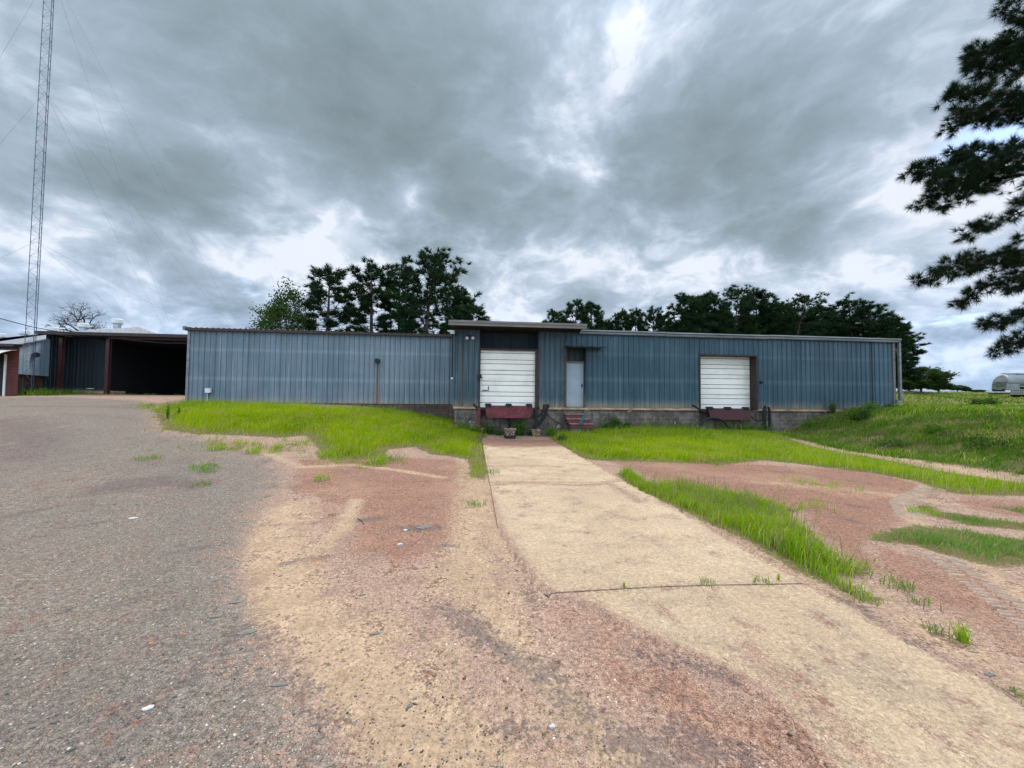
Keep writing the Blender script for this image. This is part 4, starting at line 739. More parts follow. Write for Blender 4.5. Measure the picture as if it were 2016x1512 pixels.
# ------------------------------------------------------------------ tanker trailer
tp = at(1978, 797, 50); tz = float(T(tp[0], tp[1])); TK = thing('tanker_trailer', 'old silver tanker trailer parked in the field at the right edge', 'tanker trailer', (tp[0], tp[1], tz), R(-18))
M_ALU = simple('dull aluminium', (.22, .245, .245), .5, .4, .35, 1.2, col2=(.12, .14, .145), stretch=(.5, 1, 2)); M_CREAM = simple('cream guard', (.30, .295, .26), .5, 0, .2, 3)
Lt = 12.5; rings = [(.22, .02), (.24, .6), (.29, .86), (.38, .96), (.55, 1.0), (Lt - .5, 1.0), (Lt - .1, .8), (Lt, .02)]; vs = []; n = 28
for x, k in rings:
    for j in range(n): an = 2 * math.pi * j / n; sk = .0 + (.35 * (1 - k) if x < 2 else 0); vs.append((x + .3 * max(0, math.sin(an)) * (k > .5 and x < 1.2), 1.15 + 1.18 * k * math.cos(an), 2.12 + .98 * k * math.sin(an)))
m = MB(); m.add(vs, [(i * n + j, i * n + (j + 1) % n, (i + 1) * n + (j + 1) % n, (i + 1) * n + j) for i in range(len(rings) - 1) for j in range(n)]); m.build('tank', M_ALU, TK, smooth=True)
m = MB(); m.prism([(.24, 1.02), (1.55, 1.02), (1.55, 1.9), (.30, 1.9)], .05, 2.25); m.build('end_skirt', M_ALU, TK)
m = MB(); m.box(1.9, Lt - .6, .7, 1.6, 3.08, 3.28); m.box(.75, 1.9, .75, 1.55, 3.17, 3.25); m.tube([(.7, .8, 2.85), (1.8, .8, 3.15)], .05, 6); m.build('walkway', M_GALV, TK)
m = MB(); m.box(1.5, Lt, -.08, .02, 1.42, 1.52); m.box(1.9, Lt, -.10, .02, 1.12, 1.22); m.build('side_rail', M_CREAM, TK)
m = MB(); m.box(.1, Lt, .35, .55, .85, 1.15); m.box(.1, Lt, 1.75, 1.95, .85, 1.15); m.build('chassis', M_DARKSTEEL, TK)
m = MB()
for k in range(7): m.box(.52 + k * .2, .58 + k * .2, -.1, -.02, .42, 1.1)
for z in (.42, .72, 1.05): m.box(.5, 1.8, -.11, -.05, z, z + .06)
m.box(.52, 1.78, .02, .08, .40, 1.1); m.build('guard_panel', M_CREAM, TK)
m = MB(); m.box(-.05, .45, -.05, 2.3, .45, .62); m.build('bumper', M_DARKSTEEL, TK)
for x in (.0, 4.1): m = MB(); m.box(x + .02, x + .5, -.14, -.06, .72, .98); m.build('lamp_box', M_WHITE, TK)
for x in (2.6, 3.75, 10.4, 11.5):
    for y in (.05, 2.0): m = MB(); m.tube([(x, y, .52), (x, y + .28, .52)], .52, 20); w = m.build('wheel', M_BLACK, TK); m = MB(); m.tube([(x, y - .02, .52), (x, y + .1, .52)], .26, 14); m.build('rim', M_DARKSTEEL, w)
# ------------------------------------------------------------------ grass
def in_building(X, Y):
    s, y = toloc(X, Y)
    return ((y > -.06) & (s > -2.7) & (s < 19.4)) | ((y > YL - .05) & (s > -15.5) & (s < 0)) | ((y > YS + .1) & (s > -28.5) & (s < -15))
def on_slab(X, Y):
    s, y = toloc(X, Y); return (s > SL_S0 + .12) & (s < SL_S1 - .01 + .02 * np.sin(9 * y)) & (y < -2.4) & (y > -17)
def lowf(X, Y, sc=1.0, ph=0.):
    return .5 + .25 * np.sin(1.7 * sc * X + 1.1 * sc * Y + ph) * np.cos(1.3 * sc * Y - .7 * sc * X + 2 * ph) + .25 * np.sin(3.9 * sc * X - 2.3 * sc * Y + 1 + ph) * np.cos(4.4 * sc * Y + .8 * sc * X)
def sample(poly, dens, edge=.18, slab=True, densfn=None):
    lo, hi = poly.min(0) - edge, poly.max(0) + edge; n = int((hi[0] - lo[0]) * (hi[1] - lo[1]) * dens)
    X = RNG.uniform(lo[0], hi[0], n); Y = RNG.uniform(lo[1], hi[1], n); d = sdist(poly, X, Y)
    jit = edge * (RNG.normal(0, .7, n) - np.abs(RNG.normal(0, .5, n)) + 2.6 * (lowf(X, Y, 2.2, 3.) - .5) + 2.0 * (lowf(X, Y, 6.1, 1.) - .5)); k = (d + jit > 0) & ~in_building(X, Y)
    if slab: k &= ~on_slab(X, Y)
    if densfn is not None: k &= RNG.random(n) < densfn(X, Y, d)
    return X[k], Y[k], d[k]
def blades(name, X, Y, H, W, mat, lean=.35, wind=(.25, -.1), zoff=0., mesh_only=False, Z0=None, bend=1.0):
    n = len(X); z = (T(X, Y) if Z0 is None else Z0) + zoff; a = RNG.uniform(0, 2 * np.pi, n); l = H * lean * RNG.uniform(.2, 1.3, n) * bend
    dx = np.cos(a) * l + wind[0] * H; dy = np.sin(a) * l + wind[1] * H; b = RNG.uniform(0, 2 * np.pi, n); wx = np.cos(b) * W / 2; wy = np.sin(b) * W / 2
    B = np.stack([X, Y, z], 1); up = np.stack([dx, dy, H], 1); w = np.stack([wx, wy, 0 * wx], 1)
    mid = B + up * np.array([.30, .30, .62]); tip = B + up * np.array([1, 1, 1.0 - 0.0]); tip[:, 2] -= np.hypot(dx, dy) * .25
    V = np.stack([B - w, B + w, mid + w * .8, mid - w * .8, tip], 1).reshape(-1, 3); o = np.arange(n)[:, None] * 5
    F = np.concatenate([o + np.array([[0, 1, 2]]), o + np.array([[0, 2, 3]]), o + np.array([[3, 2, 4]])])
    return npmesh(name, V, F, mat, 3)
G_LUSH = foliage('sunlit lawn grass', (.085, .22, .002), (.47, .585, .003), .40, .55, tip=(.56, .50, .16), up=.6, dry=(.40, .36, .07))
G_MIX = foliage('meadow grass', (.07, .21, .005), (.40, .53, .008), .40, .9, tip=(.50, .43, .2), up=.5, dry=(.34, .34, .08))
G_DARK = foliage('bank weeds', (.030, .105, .010), (.155, .28, .018), .35, .6, tip=(.24, .22, .10), up=.5, dry=(.16, .17, .06))
G_BLUE = foliage('low creeping grass', (.08, .20, .03), (.22, .35, .05), .4, .8, tip=(.36, .30, .15), up=.5, dry=(.25, .24, .10))
G_DRY = foliage('dry stems', (.16, .13, .06), (.33, .27, .15), .4, .8)
def stuff(name, me, label, cat): return tag(link(name, me), label, cat, None, 'stuff')
def hmod(X, Y, d, h0, h1, ramp=.5): return (h0 + (h1 - h0) * np.clip(lowf(X, Y, .8, 1.), 0, 1)) * (.35 + .65 * np.clip((d + .1) / ramp, 0, 1)) * RNG.uniform(.45, 1.25, len(X)) * (.7 + .6 * lowf(X, Y, 4.2, 2.))
X, Y, d = sample(G_LEFT, 1500, .34, densfn=lambda X, Y, d: (.18 + .82 * sm(.0, .9, d)) * (.35 + .65 * sm(.22, .42, lowf(X, Y, 1.5, .4)))); s_, yl = toloc(X, Y)
stuff('grass', blades('grass', X, Y, hmod(X, Y, d, .13, .27, .9), RNG.uniform(.005, .012, len(X)), G_LUSH, .5), 'bright yellow green grass in front of the left wing', 'grass')
X, Y, d = sample(G_LEFT, 150, .1, densfn=lambda X, Y, d: sm(-2.2, 1.6, toloc(X, Y)[1] * 1.0) * (d > 0))
stuff('grass', blades('grass', X, Y, RNG.uniform(.18, .42, len(X)), RNG.uniform(.006, .012, len(X)), G_MIX, .4), 'taller darker grass along the foot of the left wing', 'grass')
X, Y, d = sample(G_RIGHT, 1500, .30, densfn=lambda X, Y, d: (.55 + .45 * sm(9, 6, X)) * (.25 + .75 * sm(0, .7, d)) * (.4 + .6 * sm(.2, .4, lowf(X, Y, 1.5, .9))))
stuff('grass', blades('grass', X, Y, hmod(X, Y, d, .12, .26, .8) * (.5 + .5 * sm(10, 7, X)), RNG.uniform(.005, .012, len(X)), G_LUSH, .5), 'bright green grass running right from the dock across the lot', 'grass')
X, Y, d = sample(G_RIGHT, 260, .15, densfn=lambda X, Y, d: np.maximum(sm(-2.6, -.6, toloc(X, Y)[1]), .8 * sm(6, 9.5, X)))
stuff('grass', blades('grass', X, Y, RNG.uniform(.14, .42, len(X)) * (.5 + .5 * sm(10.5, 7, X)), RNG.uniform(.005, .010, len(X)), G_MIX, .45), 'darker seeding grass under the right loading door', 'grass')
X, Y, d = sample(G_STRIP, 4600, .14, densfn=lambda X, Y, d: (.12 + .88 * sm(-.08, .30, d)) * (.25 + .75 * sm(.25, .5, lowf(X, Y, 3.2, .4))))
stuff('grass', blades('grass', X, Y, hmod(X, Y, d, .13, .27, .3), RNG.uniform(.004, .009, len(X)), G_MIX, .55, (.1, -.15)), 'long strip of grass along the right edge of the concrete drive', 'grass')
X, Y, d = sample(G_STRIP, 130, .03, densfn=lambda X, Y, d: 1.0 * (d > .12))
stuff('grass', blades('grass', X, Y, RNG.uniform(.30, .50, len(X)), np.full(len(X), .005), G_DRY, .5, (.25, -.2)), 'pale seed stems standing above the grass strip', 'grass')
dry = [sample(g, 130, .45, densfn=lambda X, Y, d: sm(.75, .0, np.abs(d))) for g in (G_LEFT, G_RIGHT, G_STRIP)]; X = np.concatenate([p[0] for p in dry]); Y = np.concatenate([p[1] for p in dry])
stuff('grass', blades('grass', X, Y, RNG.uniform(.05, .22, len(X)), RNG.uniform(.004, .009, len(X)), G_DRY, 1.1, (.1, -.1)), 'dry straw coloured blades fringing the lawns', 'grass')
mes = []
Xl = RNG.uniform(2.4, 12.3, 1500); Yl = -.1 - np.abs(RNG.normal(0, .28, 1500)); XY = np.array([toworld(a, b)[:2] for a, b in zip(Xl, Yl)]); k = lowf(XY[:, 0], XY[:, 1], 1.4, 2.) > .42; X, Y = XY[k, 0], XY[k, 1]
stuff('weeds', blades('weeds', X, Y, RNG.uniform(.2, .6, len(X)), RNG.uniform(.010, .026, len(X)), G_DARK, .5), 'ragged dark weeds along the foot of the right block base', 'weeds')
def treads(paths):
    m = MB()
    for pts, wd in paths:
        L = gpoly(pts)
        for a, b in zip(L[:-1], L[1:]):
            d = b - a; n = int(np.hypot(*d) / .062); u = d / np.hypot(*d); v = np.array([-u[1], u[0]])
            for i in range(n):
                if RNG.random() < .12: continue
                c = a + d * (i + RNG.uniform(-.1, .1)) / n
                for sd in (-1, 1):
                    p0 = c + v * sd * wd * .06; p1 = c + v * sd * wd * RNG.uniform(.42, .5) + u * .03; w = u * .014; z0 = float(T(*p0)); z1 = float(T(*p1)); h = RNG.uniform(.008, .013)
                    m.add([(*(p0 - w), z0 - .003), (*(p0 + w), z0 - .003), (*(p1 + w), z1 - .003), (*(p1 - w), z1 - .003), (*(p0 - w * .3), z0 + h), (*(p0 + w * .3), z0 + h), (*(p1 + w * .3), z1 + h), (*(p1 - w * .3), z1 + h)], [(4, 5, 6, 7), (0, 1, 5, 4), (1, 2, 6, 5), (2, 3, 7, 6), (3, 0, 4, 7)])
    return m.mesh('tread_marks', simple('pressed sand', (.42, .31, .225), .95, 0, .35, 9))
stuff('tread_marks', treads([([(1845, 962), (1800, 975), (1775, 990), (1790, 1015)], .34), ([(1850, 1095), (1920, 1145), (2016, 1215), (2100, 1275)], .30)]), 'tyre tread ridges pressed into pale sand at right', 'tread marks')
for i, g in enumerate(G_PATCH):
    X, Y, d = sample(g, 3400 if i < 3 else 5000, .2, densfn=lambda X, Y, d: (.08 + .92 * sm(-.12, .4, d)) * (.35 + .65 * sm(.35, .6, lowf(X, Y, 1.6, 2.))))
    stuff('grass', blades('grass', X, Y, hmod(X, Y, d, .05, .12, .3), RNG.uniform(.004, .009, len(X)), G_BLUE, .9, (.1, -.1)), ['wide patch of low green grass on the red gravel at right', 'narrow band of low grass behind the wide patch at right', 'thin sliver of low grass farthest out on the red gravel', 'small patch of grass at the lower right corner by the concrete'][i], 'grass')
PX = []
for g in G_SPARSE:
    X, Y, d = sample(g, 900, .35, densfn=lambda X, Y, d: .05 + .95 * sm(.48, .75, lowf(X, Y, 2.6, .5))); PX.append((X, Y))
X = np.concatenate([p[0] for p in PX]); Y = np.concatenate([p[1] for p in PX])
stuff('grass', blades('grass', X, Y, RNG.uniform(.06, .2, len(X)), RNG.uniform(.006, .012, len(X)), G_MIX, .7), 'thin scattered grass at the ragged edge of the lawn', 'grass')
BK2 = BANK.copy()
X, Y, d = sample(np.array([(11.9, 17.6), (11.5, 14), (11.7, 11), (12.0, 8.4), (15, 7.6), (30, 8), (34, 26), (19.6, 26), (19.7, 19.3), (12, 18.2)]), 900, .35, densfn=lambda X, Y, d: .3 + .7 * sm(.3, .55, lowf(X, Y, 1.1, .7)))
stuff('weeds', blades('weeds', X, Y, RNG.uniform(.05, .20, len(X)) * (.5 + .8 * lowf(X, Y, .9, 2.)), RNG.uniform(.008, .022, len(X)), G_DARK, .9, (.1, -.1)), 'rough dark green weeds covering the bank at right', 'weeds')
X, Y, d = sample(np.array([(11.9, 17.6), (11.5, 14), (11.7, 11), (12.0, 8.4), (15, 7.6), (30, 8), (34, 26), (19.6, 26), (19.7, 19.3), (12, 18.2)]), 90, .3, densfn=lambda X, Y, d: sm(.4, .65, lowf(X, Y, .5, 4.)))
stuff('weeds', blades('weeds', X, Y, RNG.uniform(.1, .28, len(X)), RNG.uniform(.008, .018, len(X)), G_MIX, .7, (.1, -.1)), 'lighter grass tussocks dotted over the bank', 'weeds')
X, Y, d = sample(FIELD, 12.0, 1., densfn=lambda X, Y, d: np.minimum(1, (30 / np.hypot(X, Y)) ** 1.0) * (~((np.abs(Y - 29 - .02 * X) < .8) & (X > 27))))
stuff('field_grass', blades('field_grass', X, Y, RNG.uniform(.10, .30, len(X)) * (.6 + .7 * lowf(X, Y, .12, 2.)), RNG.uniform(.05, .12, len(X)), foliage('field grass', (.065, .14, .014), (.21, .27, .03), .4, .12, tip=(.30, .27, .1), up=.6), .8), 'open grassy field rising to the right behind the warehouse', 'grass')
X = RNG.uniform(-31, -25.2, 2600); Y = RNG.uniform(21.3, 25.2, 2600); k = (Y < 23.6 + .25 * (X + 29)) | (X < -28.6); k &= ~in_building(X, Y); k &= (X < -25.6); X, Y = X[k], Y[k]
stuff('weeds', blades('weeds', X, Y, RNG.uniform(.2, .55, len(X)) * sm(-25.4, -27, X), RNG.uniform(.012, .03, len(X)), G_DARK, .7), 'dark weeds around the foot of the lattice mast', 'weeds')
X = RNG.uniform(-26, -20, 500); Y = toworld(0, 0)[1] + 0 * X; s, _ = X + 0, 0; 
XY = [toworld(q, YS - .3 + RNG.normal(0, .12)) for q in X]; X = np.array([p[0] for p in XY]); Y = np.array([p[1] for p in XY]); k = lowf(X, Y, .9, 1.) > .5
stuff('weeds', blades('weeds', X[k], Y[k], RNG.uniform(.06, .18, k.sum()), RNG.uniform(.012, .03, k.sum()), G_DARK, .9), 'low weeds along the threshold of the open shed', 'weeds')
# single tufts
def tuft_mesh(n, h, r, mat, lean=.9, w=.006):
    a = RNG.uniform(0, 2 * np.pi, n); q = r * np.sqrt(RNG.random(n)); return blades('grass_tuft', q * np.cos(a), q * np.sin(a), RNG.uniform(.5, 1.1, n) * h, np.full(n, w), mat, lean, (0, 0), Z0=np.zeros(n))
TM = [tuft_mesh(90, .09, .16, G_BLUE), tuft_mesh(60, .12, .10, G_MIX, 1.0), tuft_mesh(34, .06, .07, G_BLUE, 1.1, .005), tuft_mesh(26, .16, .03, G_LUSH, .25, .006), tuft_mesh(46, .22, .04, G_MIX, .8, .007), tuft_mesh(160, .16, .3, G_MIX, .7, .01)]
for px, py, k, sc_, lb, in_ in [(393, 923, 0, 1.9, 'larger green tuft alone on the grey asphalt', 0), (412, 929, 0, 1.3, 'green tuft just right of the larger tuft on the asphalt', 0), (290, 905, 0, 1.6, 'faint tuft behind the dark asphalt patch', 0), (398, 955, 2, 2, 'thin sprig right of the dark asphalt patch', 0),
    (633, 945, 1, 1.5, 'bright tuft on the gravel below the lawn corner', 0), (738, 915, 1, 2.3, 'broad tuft just off the front edge of the left lawn', 0), (778, 905, 0, 2, 'flat tuft beside the reddish gap in the left lawn', 0), (937, 995, 2, 2.2, 'small tuft by the left edge of the concrete drive', 0), (968, 935, 2, 2.6, 'sprig spreading onto the concrete at the end of the lawn', 1),
    (1392, 1156, 2, 1.15, 'small dark tuft in the slab joint, left of the other joint tufts', 1), (1500, 1153, 2, 1.25, 'flat bright tuft in the slab joint near the grass strip', 1), (1532, 1148, 3, .5, 'upright yellow tuft in the slab joint', 1), (1229, 1162, 3, .38, 'tiny upright sprout in the slab joint nearest the gravel', 1),
    (1898, 1265, 4, .75, 'spiky tuft on the dirt right of the near slab', 0), (1860, 1250, 2, 1.6, 'thin low tuft left of the spiky tuft', 0), (1770, 1155, 2, 2., 'grey green tuft beyond the end of the grass strip', 0), (1812, 1187, 2, 1.2, 'small tuft on bare dirt between strip end and spiky tuft', 0), (1818, 1010, 5, .6, 'pointed tuft at the bend of the pale wheel track', 0), (660, 895, 5, 1.2, 'dense blue green clump at the corner of the left lawn', 0), (1440, 905, 5, .9, 'tall clump at the front edge of the right lawn', 0), (430, 885, 1, 2, 'yellowish tuft in the sparse edge of the lawn', 0), (500, 893, 1, 1.8, 'low tuft on sand before the sparse lawn edge', 0), (1690, 885, 5, .8, 'dark clump beside the pale dirt track', 0)]:
    g = ground(px, py); o = link('grass_tuft', TM[k]); o.location = (g[0], g[1], g[2] + (.028 if in_ else 0)); o.rotation_euler = (0, 0, RNG.uniform(0, 6)); o.scale = (sc_,) * 3; tag(o, lb, 'grass tuft', 'single grass tufts')
# ------------------------------------------------------------------ leafy weeds and bushes
def leaves(C, n, rad, size, flat=1.0):         # leaf quads around centres C
    m = len(C) * n; P = np.repeat(C, n, 0) + RNG.normal(0, 1, (m, 3)) * rad * np.array([1, 1, flat])
    a = RNG.normal(0, 1, (m, 3)); a /= np.linalg.norm(a, axis=1)[:, None]; b = np.cross(a, RNG.normal(0, 1, (m, 3))); b /= np.linalg.norm(b, axis=1)[:, None] + 1e-9
    s = size * RNG.uniform(.6, 1.3, (m, 1)); V = np.stack([P - a * s, P + b * s * .45, P + a * s, P - b * s * .45], 1).reshape(-1, 3); o = np.arange(m)[:, None] * 4
    return V, np.concatenate([o + np.array([[0, 1, 2]]), o + np.array([[0, 2, 3]])])
L_DARK = foliage('dark weed leaves', (.03, .07, .016), (.085, .15, .03), .3, 1.)
L_MID = foliage('weed leaves', (.05, .12, .016), (.15, .25, .03), .35, 1.)
M_STEM = simple('green stem', (.06, .08, .03), .8)
def weed(px, py, label, H, W, mat, n=26, size=.05, off=None, name='weed', cat='weed', group=None):
    if off is None: g = ground(px, py)
    else: s, z = S(px, py, off); x, y, _ = toworld(s, off); g = np.array([x, y, float(T(x, y))])
    t = thing(name, label, cat, g, 0, group); k = max(5, int(12 * H / .6)); m = MB(); C = []
    for i in range(k):
        a = RNG.uniform(0, 6.28); r = W * math.sqrt(RNG.random()); h = H * RNG.uniform(.55, 1) * (1 - .4 * (r / W) ** 2); q = (r * math.cos(a), r * math.sin(a), h)
        m.tube([(q[0] * .2, q[1] * .2, 0), (q[0] * .7, q[1] * .7, h * .6), q], [.008, .006, .003], 4, False)
        for u in np.linspace(.25, 1, 5): C.append((q[0] * (.2 + .8 * u), q[1] * (.2 + .8 * u), h * u))
    m.build('stem', M_STEM, t); V, F = leaves(np.array(C), n, W * .16 + (.03 if W > .04 else .018), size); V[:, 2] = np.maximum(V[:, 2], .01); link('leaves', npmesh('leaves', V, F, mat), t); return t
weed(1024, 843, 'dark leafy weed growing up under the red dock plate', 0.76, 0.27, L_DARK, 18, 0.044, -.4)
weed(962, 846, 'weed between the red steel post and the block wall', 0.54, 0.23, L_DARK, 15, 0.040, -.35)
weed(984, 856, 'low weeds at the foot of the dock', 0.25, 0.29, L_DARK, 15, 0.036, -.5)
weed(1047, 852, 'weeds between dock and black steel post', 0.32, 0.22, L_DARK, 14, 0.036, -.45)
weed(1085, 850, 'fresh green weed right of the dock rubble', 0.40, 0.29, L_MID, 18, 0.040, -.7)
weed(935, 850, 'leafy weed left of the dock rubble', 0.40, 0.40, L_MID, 18, 0.040, -.7)
weed(910, 842, 'tangled weed at the corner of the loading bay base', 0.36, 0.36, L_MID, 16, 0.036, -.5)
weed(1214, 836, 'tall dark weed against the block wall right of the steps', 0.76, 0.24, L_DARK, 15, 0.044, -.35)
weed(1190, 838, 'dark weed close to the red steps', 0.50, 0.24, L_DARK, 15, 0.040, -.4)
weed(1236, 840, 'shorter dark weed beside the tall wall weed', 0.43, 0.23, L_DARK, 14, 0.040, -.4)
weed(1640, 806, 'thin climbing weed in front of the right wing sheet', 0.68, 0.12, L_DARK, 8, 0.036, -.25)
weed(1694, 828, 'round dark bush on the bank below the right wing', 0.54, 0.45, L_DARK, 23, 0.044, None, 'bush', 'bush')
weed(1712, 808, 'low bush at the foot of the right wing near its corner', 0.32, 0.43, L_MID, 18, 0.040, None, 'bush', 'bush')
weed(1745, 806, 'weeds at the right corner of the warehouse', 0.29, 0.36, L_DARK, 16, 0.040, None, 'bush', 'bush')
weed(1600, 838, 'spreading weed over the bank left of the round bush', 0.22, 0.50, L_MID, 16, 0.040)
weed(1830, 850, 'light green weed on the middle of the bank', 0.22, 0.58, L_MID, 18, 0.044)
weed(1930, 880, 'dark weed low on the bank at right', 0.25, 0.58, L_DARK, 18, 0.044)
weed(1760, 880, 'dark weed where bank meets the dirt track', 0.22, 0.50, L_DARK, 18, 0.040)
weed(330, 826, 'dark upright weed at the left tip of the lawn', 0.62, 0.02, L_MID, 6, 0.022)
weed(352, 818, 'second smaller upright weed near the lawn tip', 0.38, 0.02, L_MID, 6, 0.022)
weed(252, 776, 'thin weed standing in the shed opening', 0.65, 0.06, L_DARK, 8, 0.040)
weed(1106, 868, 'weedy clump at the right end of the drive', 0.22, 0.29, L_DARK, 18, 0.036)
weed(1940, 800, 'dark bush beside the rear of the tanker', 0.5, 0.7, L_DARK, 28, 0.088, None, 'bush', 'bush')
# ------------------------------------------------------------------ trees
BARK = simple('pine bark', (.085, .062, .050), .95, 0, .5, 3, col2=(.04, .03, .026), stretch=(1, 1, .3), bump=.5)
N_FAR = foliage('pine needles', (.006, .019, .010), (.034, .066, .024), .22, .25)
N_NEAR = foliage('long pine needles', (.006, .015, .008), (.026, .046, .020), .15, .8)
L_TREE = foliage('broadleaf crown', (.016, .036, .010), (.065, .105, .026), .3, .3)
def tufts(C, D, K, L, W, spread=.9):
    n = len(C) * K; c = np.repeat(C, K, 0); d = np.repeat(D, K, 0) * spread + RNG.normal(0, .62, (n, 3)); d /= np.linalg.norm(d, axis=1)[:, None] + 1e-9
    l = L * RNG.uniform(.65, 1.1, (n, 1)); p = np.cross(d, RNG.normal(0, 1, (n, 3))); p /= np.linalg.norm(p, axis=1)[:, None] + 1e-9
    V = np.stack([c - p * W / 2, c + p * W / 2, c + d * l], 1).reshape(-1, 3); return V, np.arange(n * 3).reshape(-1, 3)
def far_pine(H, R0, t0, nb, seed, top=.62, nt=12, L=.62, W=.085, K=26):
    rg = np.random.default_rng(seed); m = MB(); bend = rg.normal(0, .02, 2)
    def tr(h): return np.array([bend[0] * h * math.sin(h * .25), bend[1] * h * math.sin(h * .2 + 1), h])
    hs = np.linspace(0, H * .97, 12); m.tube([tr(h) for h in hs], [H * .017 * (1 - .88 * h / H) for h in hs], 8)
    C = []; D = []
    for i in range(nb):
        t = (i + rg.random()) / nb; h = H * (t0 + (1 - t0) * t * .97); prof = math.sqrt(max(0, 1 - ((t - .30) / .74) ** 2)) * (.6 + .4 * min(1, t / .12)) if t > .3 else (.72 + .28 * t / .3)
        r = R0 * prof * rg.uniform(.62, 1.15); a = i * 2.4 + rg.normal(0, .4); up = (.05 + .75 * t) * r + rg.normal(0, .2); p0 = tr(h - .25 * r * t); p1 = p0 + np.array([math.cos(a) * r, math.sin(a) * r, up])
        pm = (p0 + p1) / 2 + np.array([0, 0, -.07 * r]); m.tube([p0, pm, p1], [.05 * (1 - t * .6) * H / 16, .03 * H / 16, .012], 5, False)
        nn = max(4, int(nt * prof * 1.1))
        for u in rg.uniform(.42, 1.05, nn) ** .8:
            q = p0 + (p1 - p0) * u + rg.normal(0, 1, 3) * np.array([.26, .26, .15]) * (R0 / 2.6); C.append(q); D.append((p1 - p0) / (np.linalg.norm(p1 - p0) + 1e-6) * .5 + np.array([0, 0, .55]))
    for _ in range(10): C.append(tr(H * .97) + rg.normal(0, .3, 3)); D.append(np.array([0, 0, 1.]))
    V, F = tufts(np.array(C), np.array(D), K, L, W); return m.mesh('trunk', BARK), npmesh('crown', V, F, N_FAR)
PV = [far_pine(16, 2.7, .46, 44, 1, nt=13), far_pine(16, 2.3, .42, 44, 2), far_pine(16, 3.6, .36, 66, 3, nt=13), far_pine(16, 2.5, .30, 84, 4), far_pine(16, 2.2, .2, 90, 5, nt=13)]
def far_broad(seed, H=12., R0=3.4, n=150, nl=42, ls=.15):
    rg = np.random.default_rng(seed); m = MB(); m.tube([(0, 0, 0), (.1, 0, H * .3), (.1, .1, H * .6)], [.26, .2, .1], 8); C = []
    for i in range(n):
        d = rg.normal(0, 1, 3); d /= np.linalg.norm(d); q = np.array([0, 0, H * .62]) + d * np.array([R0, R0, H * .36]) * rg.uniform(.55, 1.0) ** .6 * (1 + .15 * math.sin(5 * d[0] + seed) + .12 * math.sin(7 * d[2]))
        C.append(q)
        if i % 3 == 0: m.tube([(.1, .05, H * .35 + .2 * (q[2] - H * .35)), tuple(q * np.array([.5, .5, .75]) + np.array([0, 0, H * .08])), tuple(q)], [.07, .04, .01], 4, False)
    V, F = leaves(np.array(C), nl, .42, ls); return m.mesh('trunk', BARK), npmesh('crown', V, F, L_TREE)
BV = [far_broad(1, 12, 3.4, 190, 60, .16), far_broad(5, 12, 4.4, 210, 50, .32), far_broad(8, 12, 4.0, 210, 50, .32)]
def place(kind, px, top, Y, wpx, label, name, cat, group, rz):
    me = PV[kind] if kind < 10 else BV[kind - 10]; b = at(px, top, Y); z0 = float(T(b[0], b[1])); H = b[2] - z0; base = 16. if kind < 10 else 12.; R0 = (2.7, 2.3, 3.6, 2.5, 2.2)[kind] if kind < 10 else (3.4, 4.4, 4.0)[kind - 10]
    t = thing(name, label, cat, (b[0], b[1], z0), rz, group); kz = H / base; kx = wpx / 2 / FPX * Y / R0
    for o in (link('trunk', me[0], t), link('crown', me[1], t)): o.scale = (kx, kx, kz)
place(10, 566, 571, 44, 104, 'leafy broadleaf tree at the left end of the trees behind the left wing', 'broadleaf_tree', 'tree', None, 0)
GP = 'pines standing behind the warehouse'
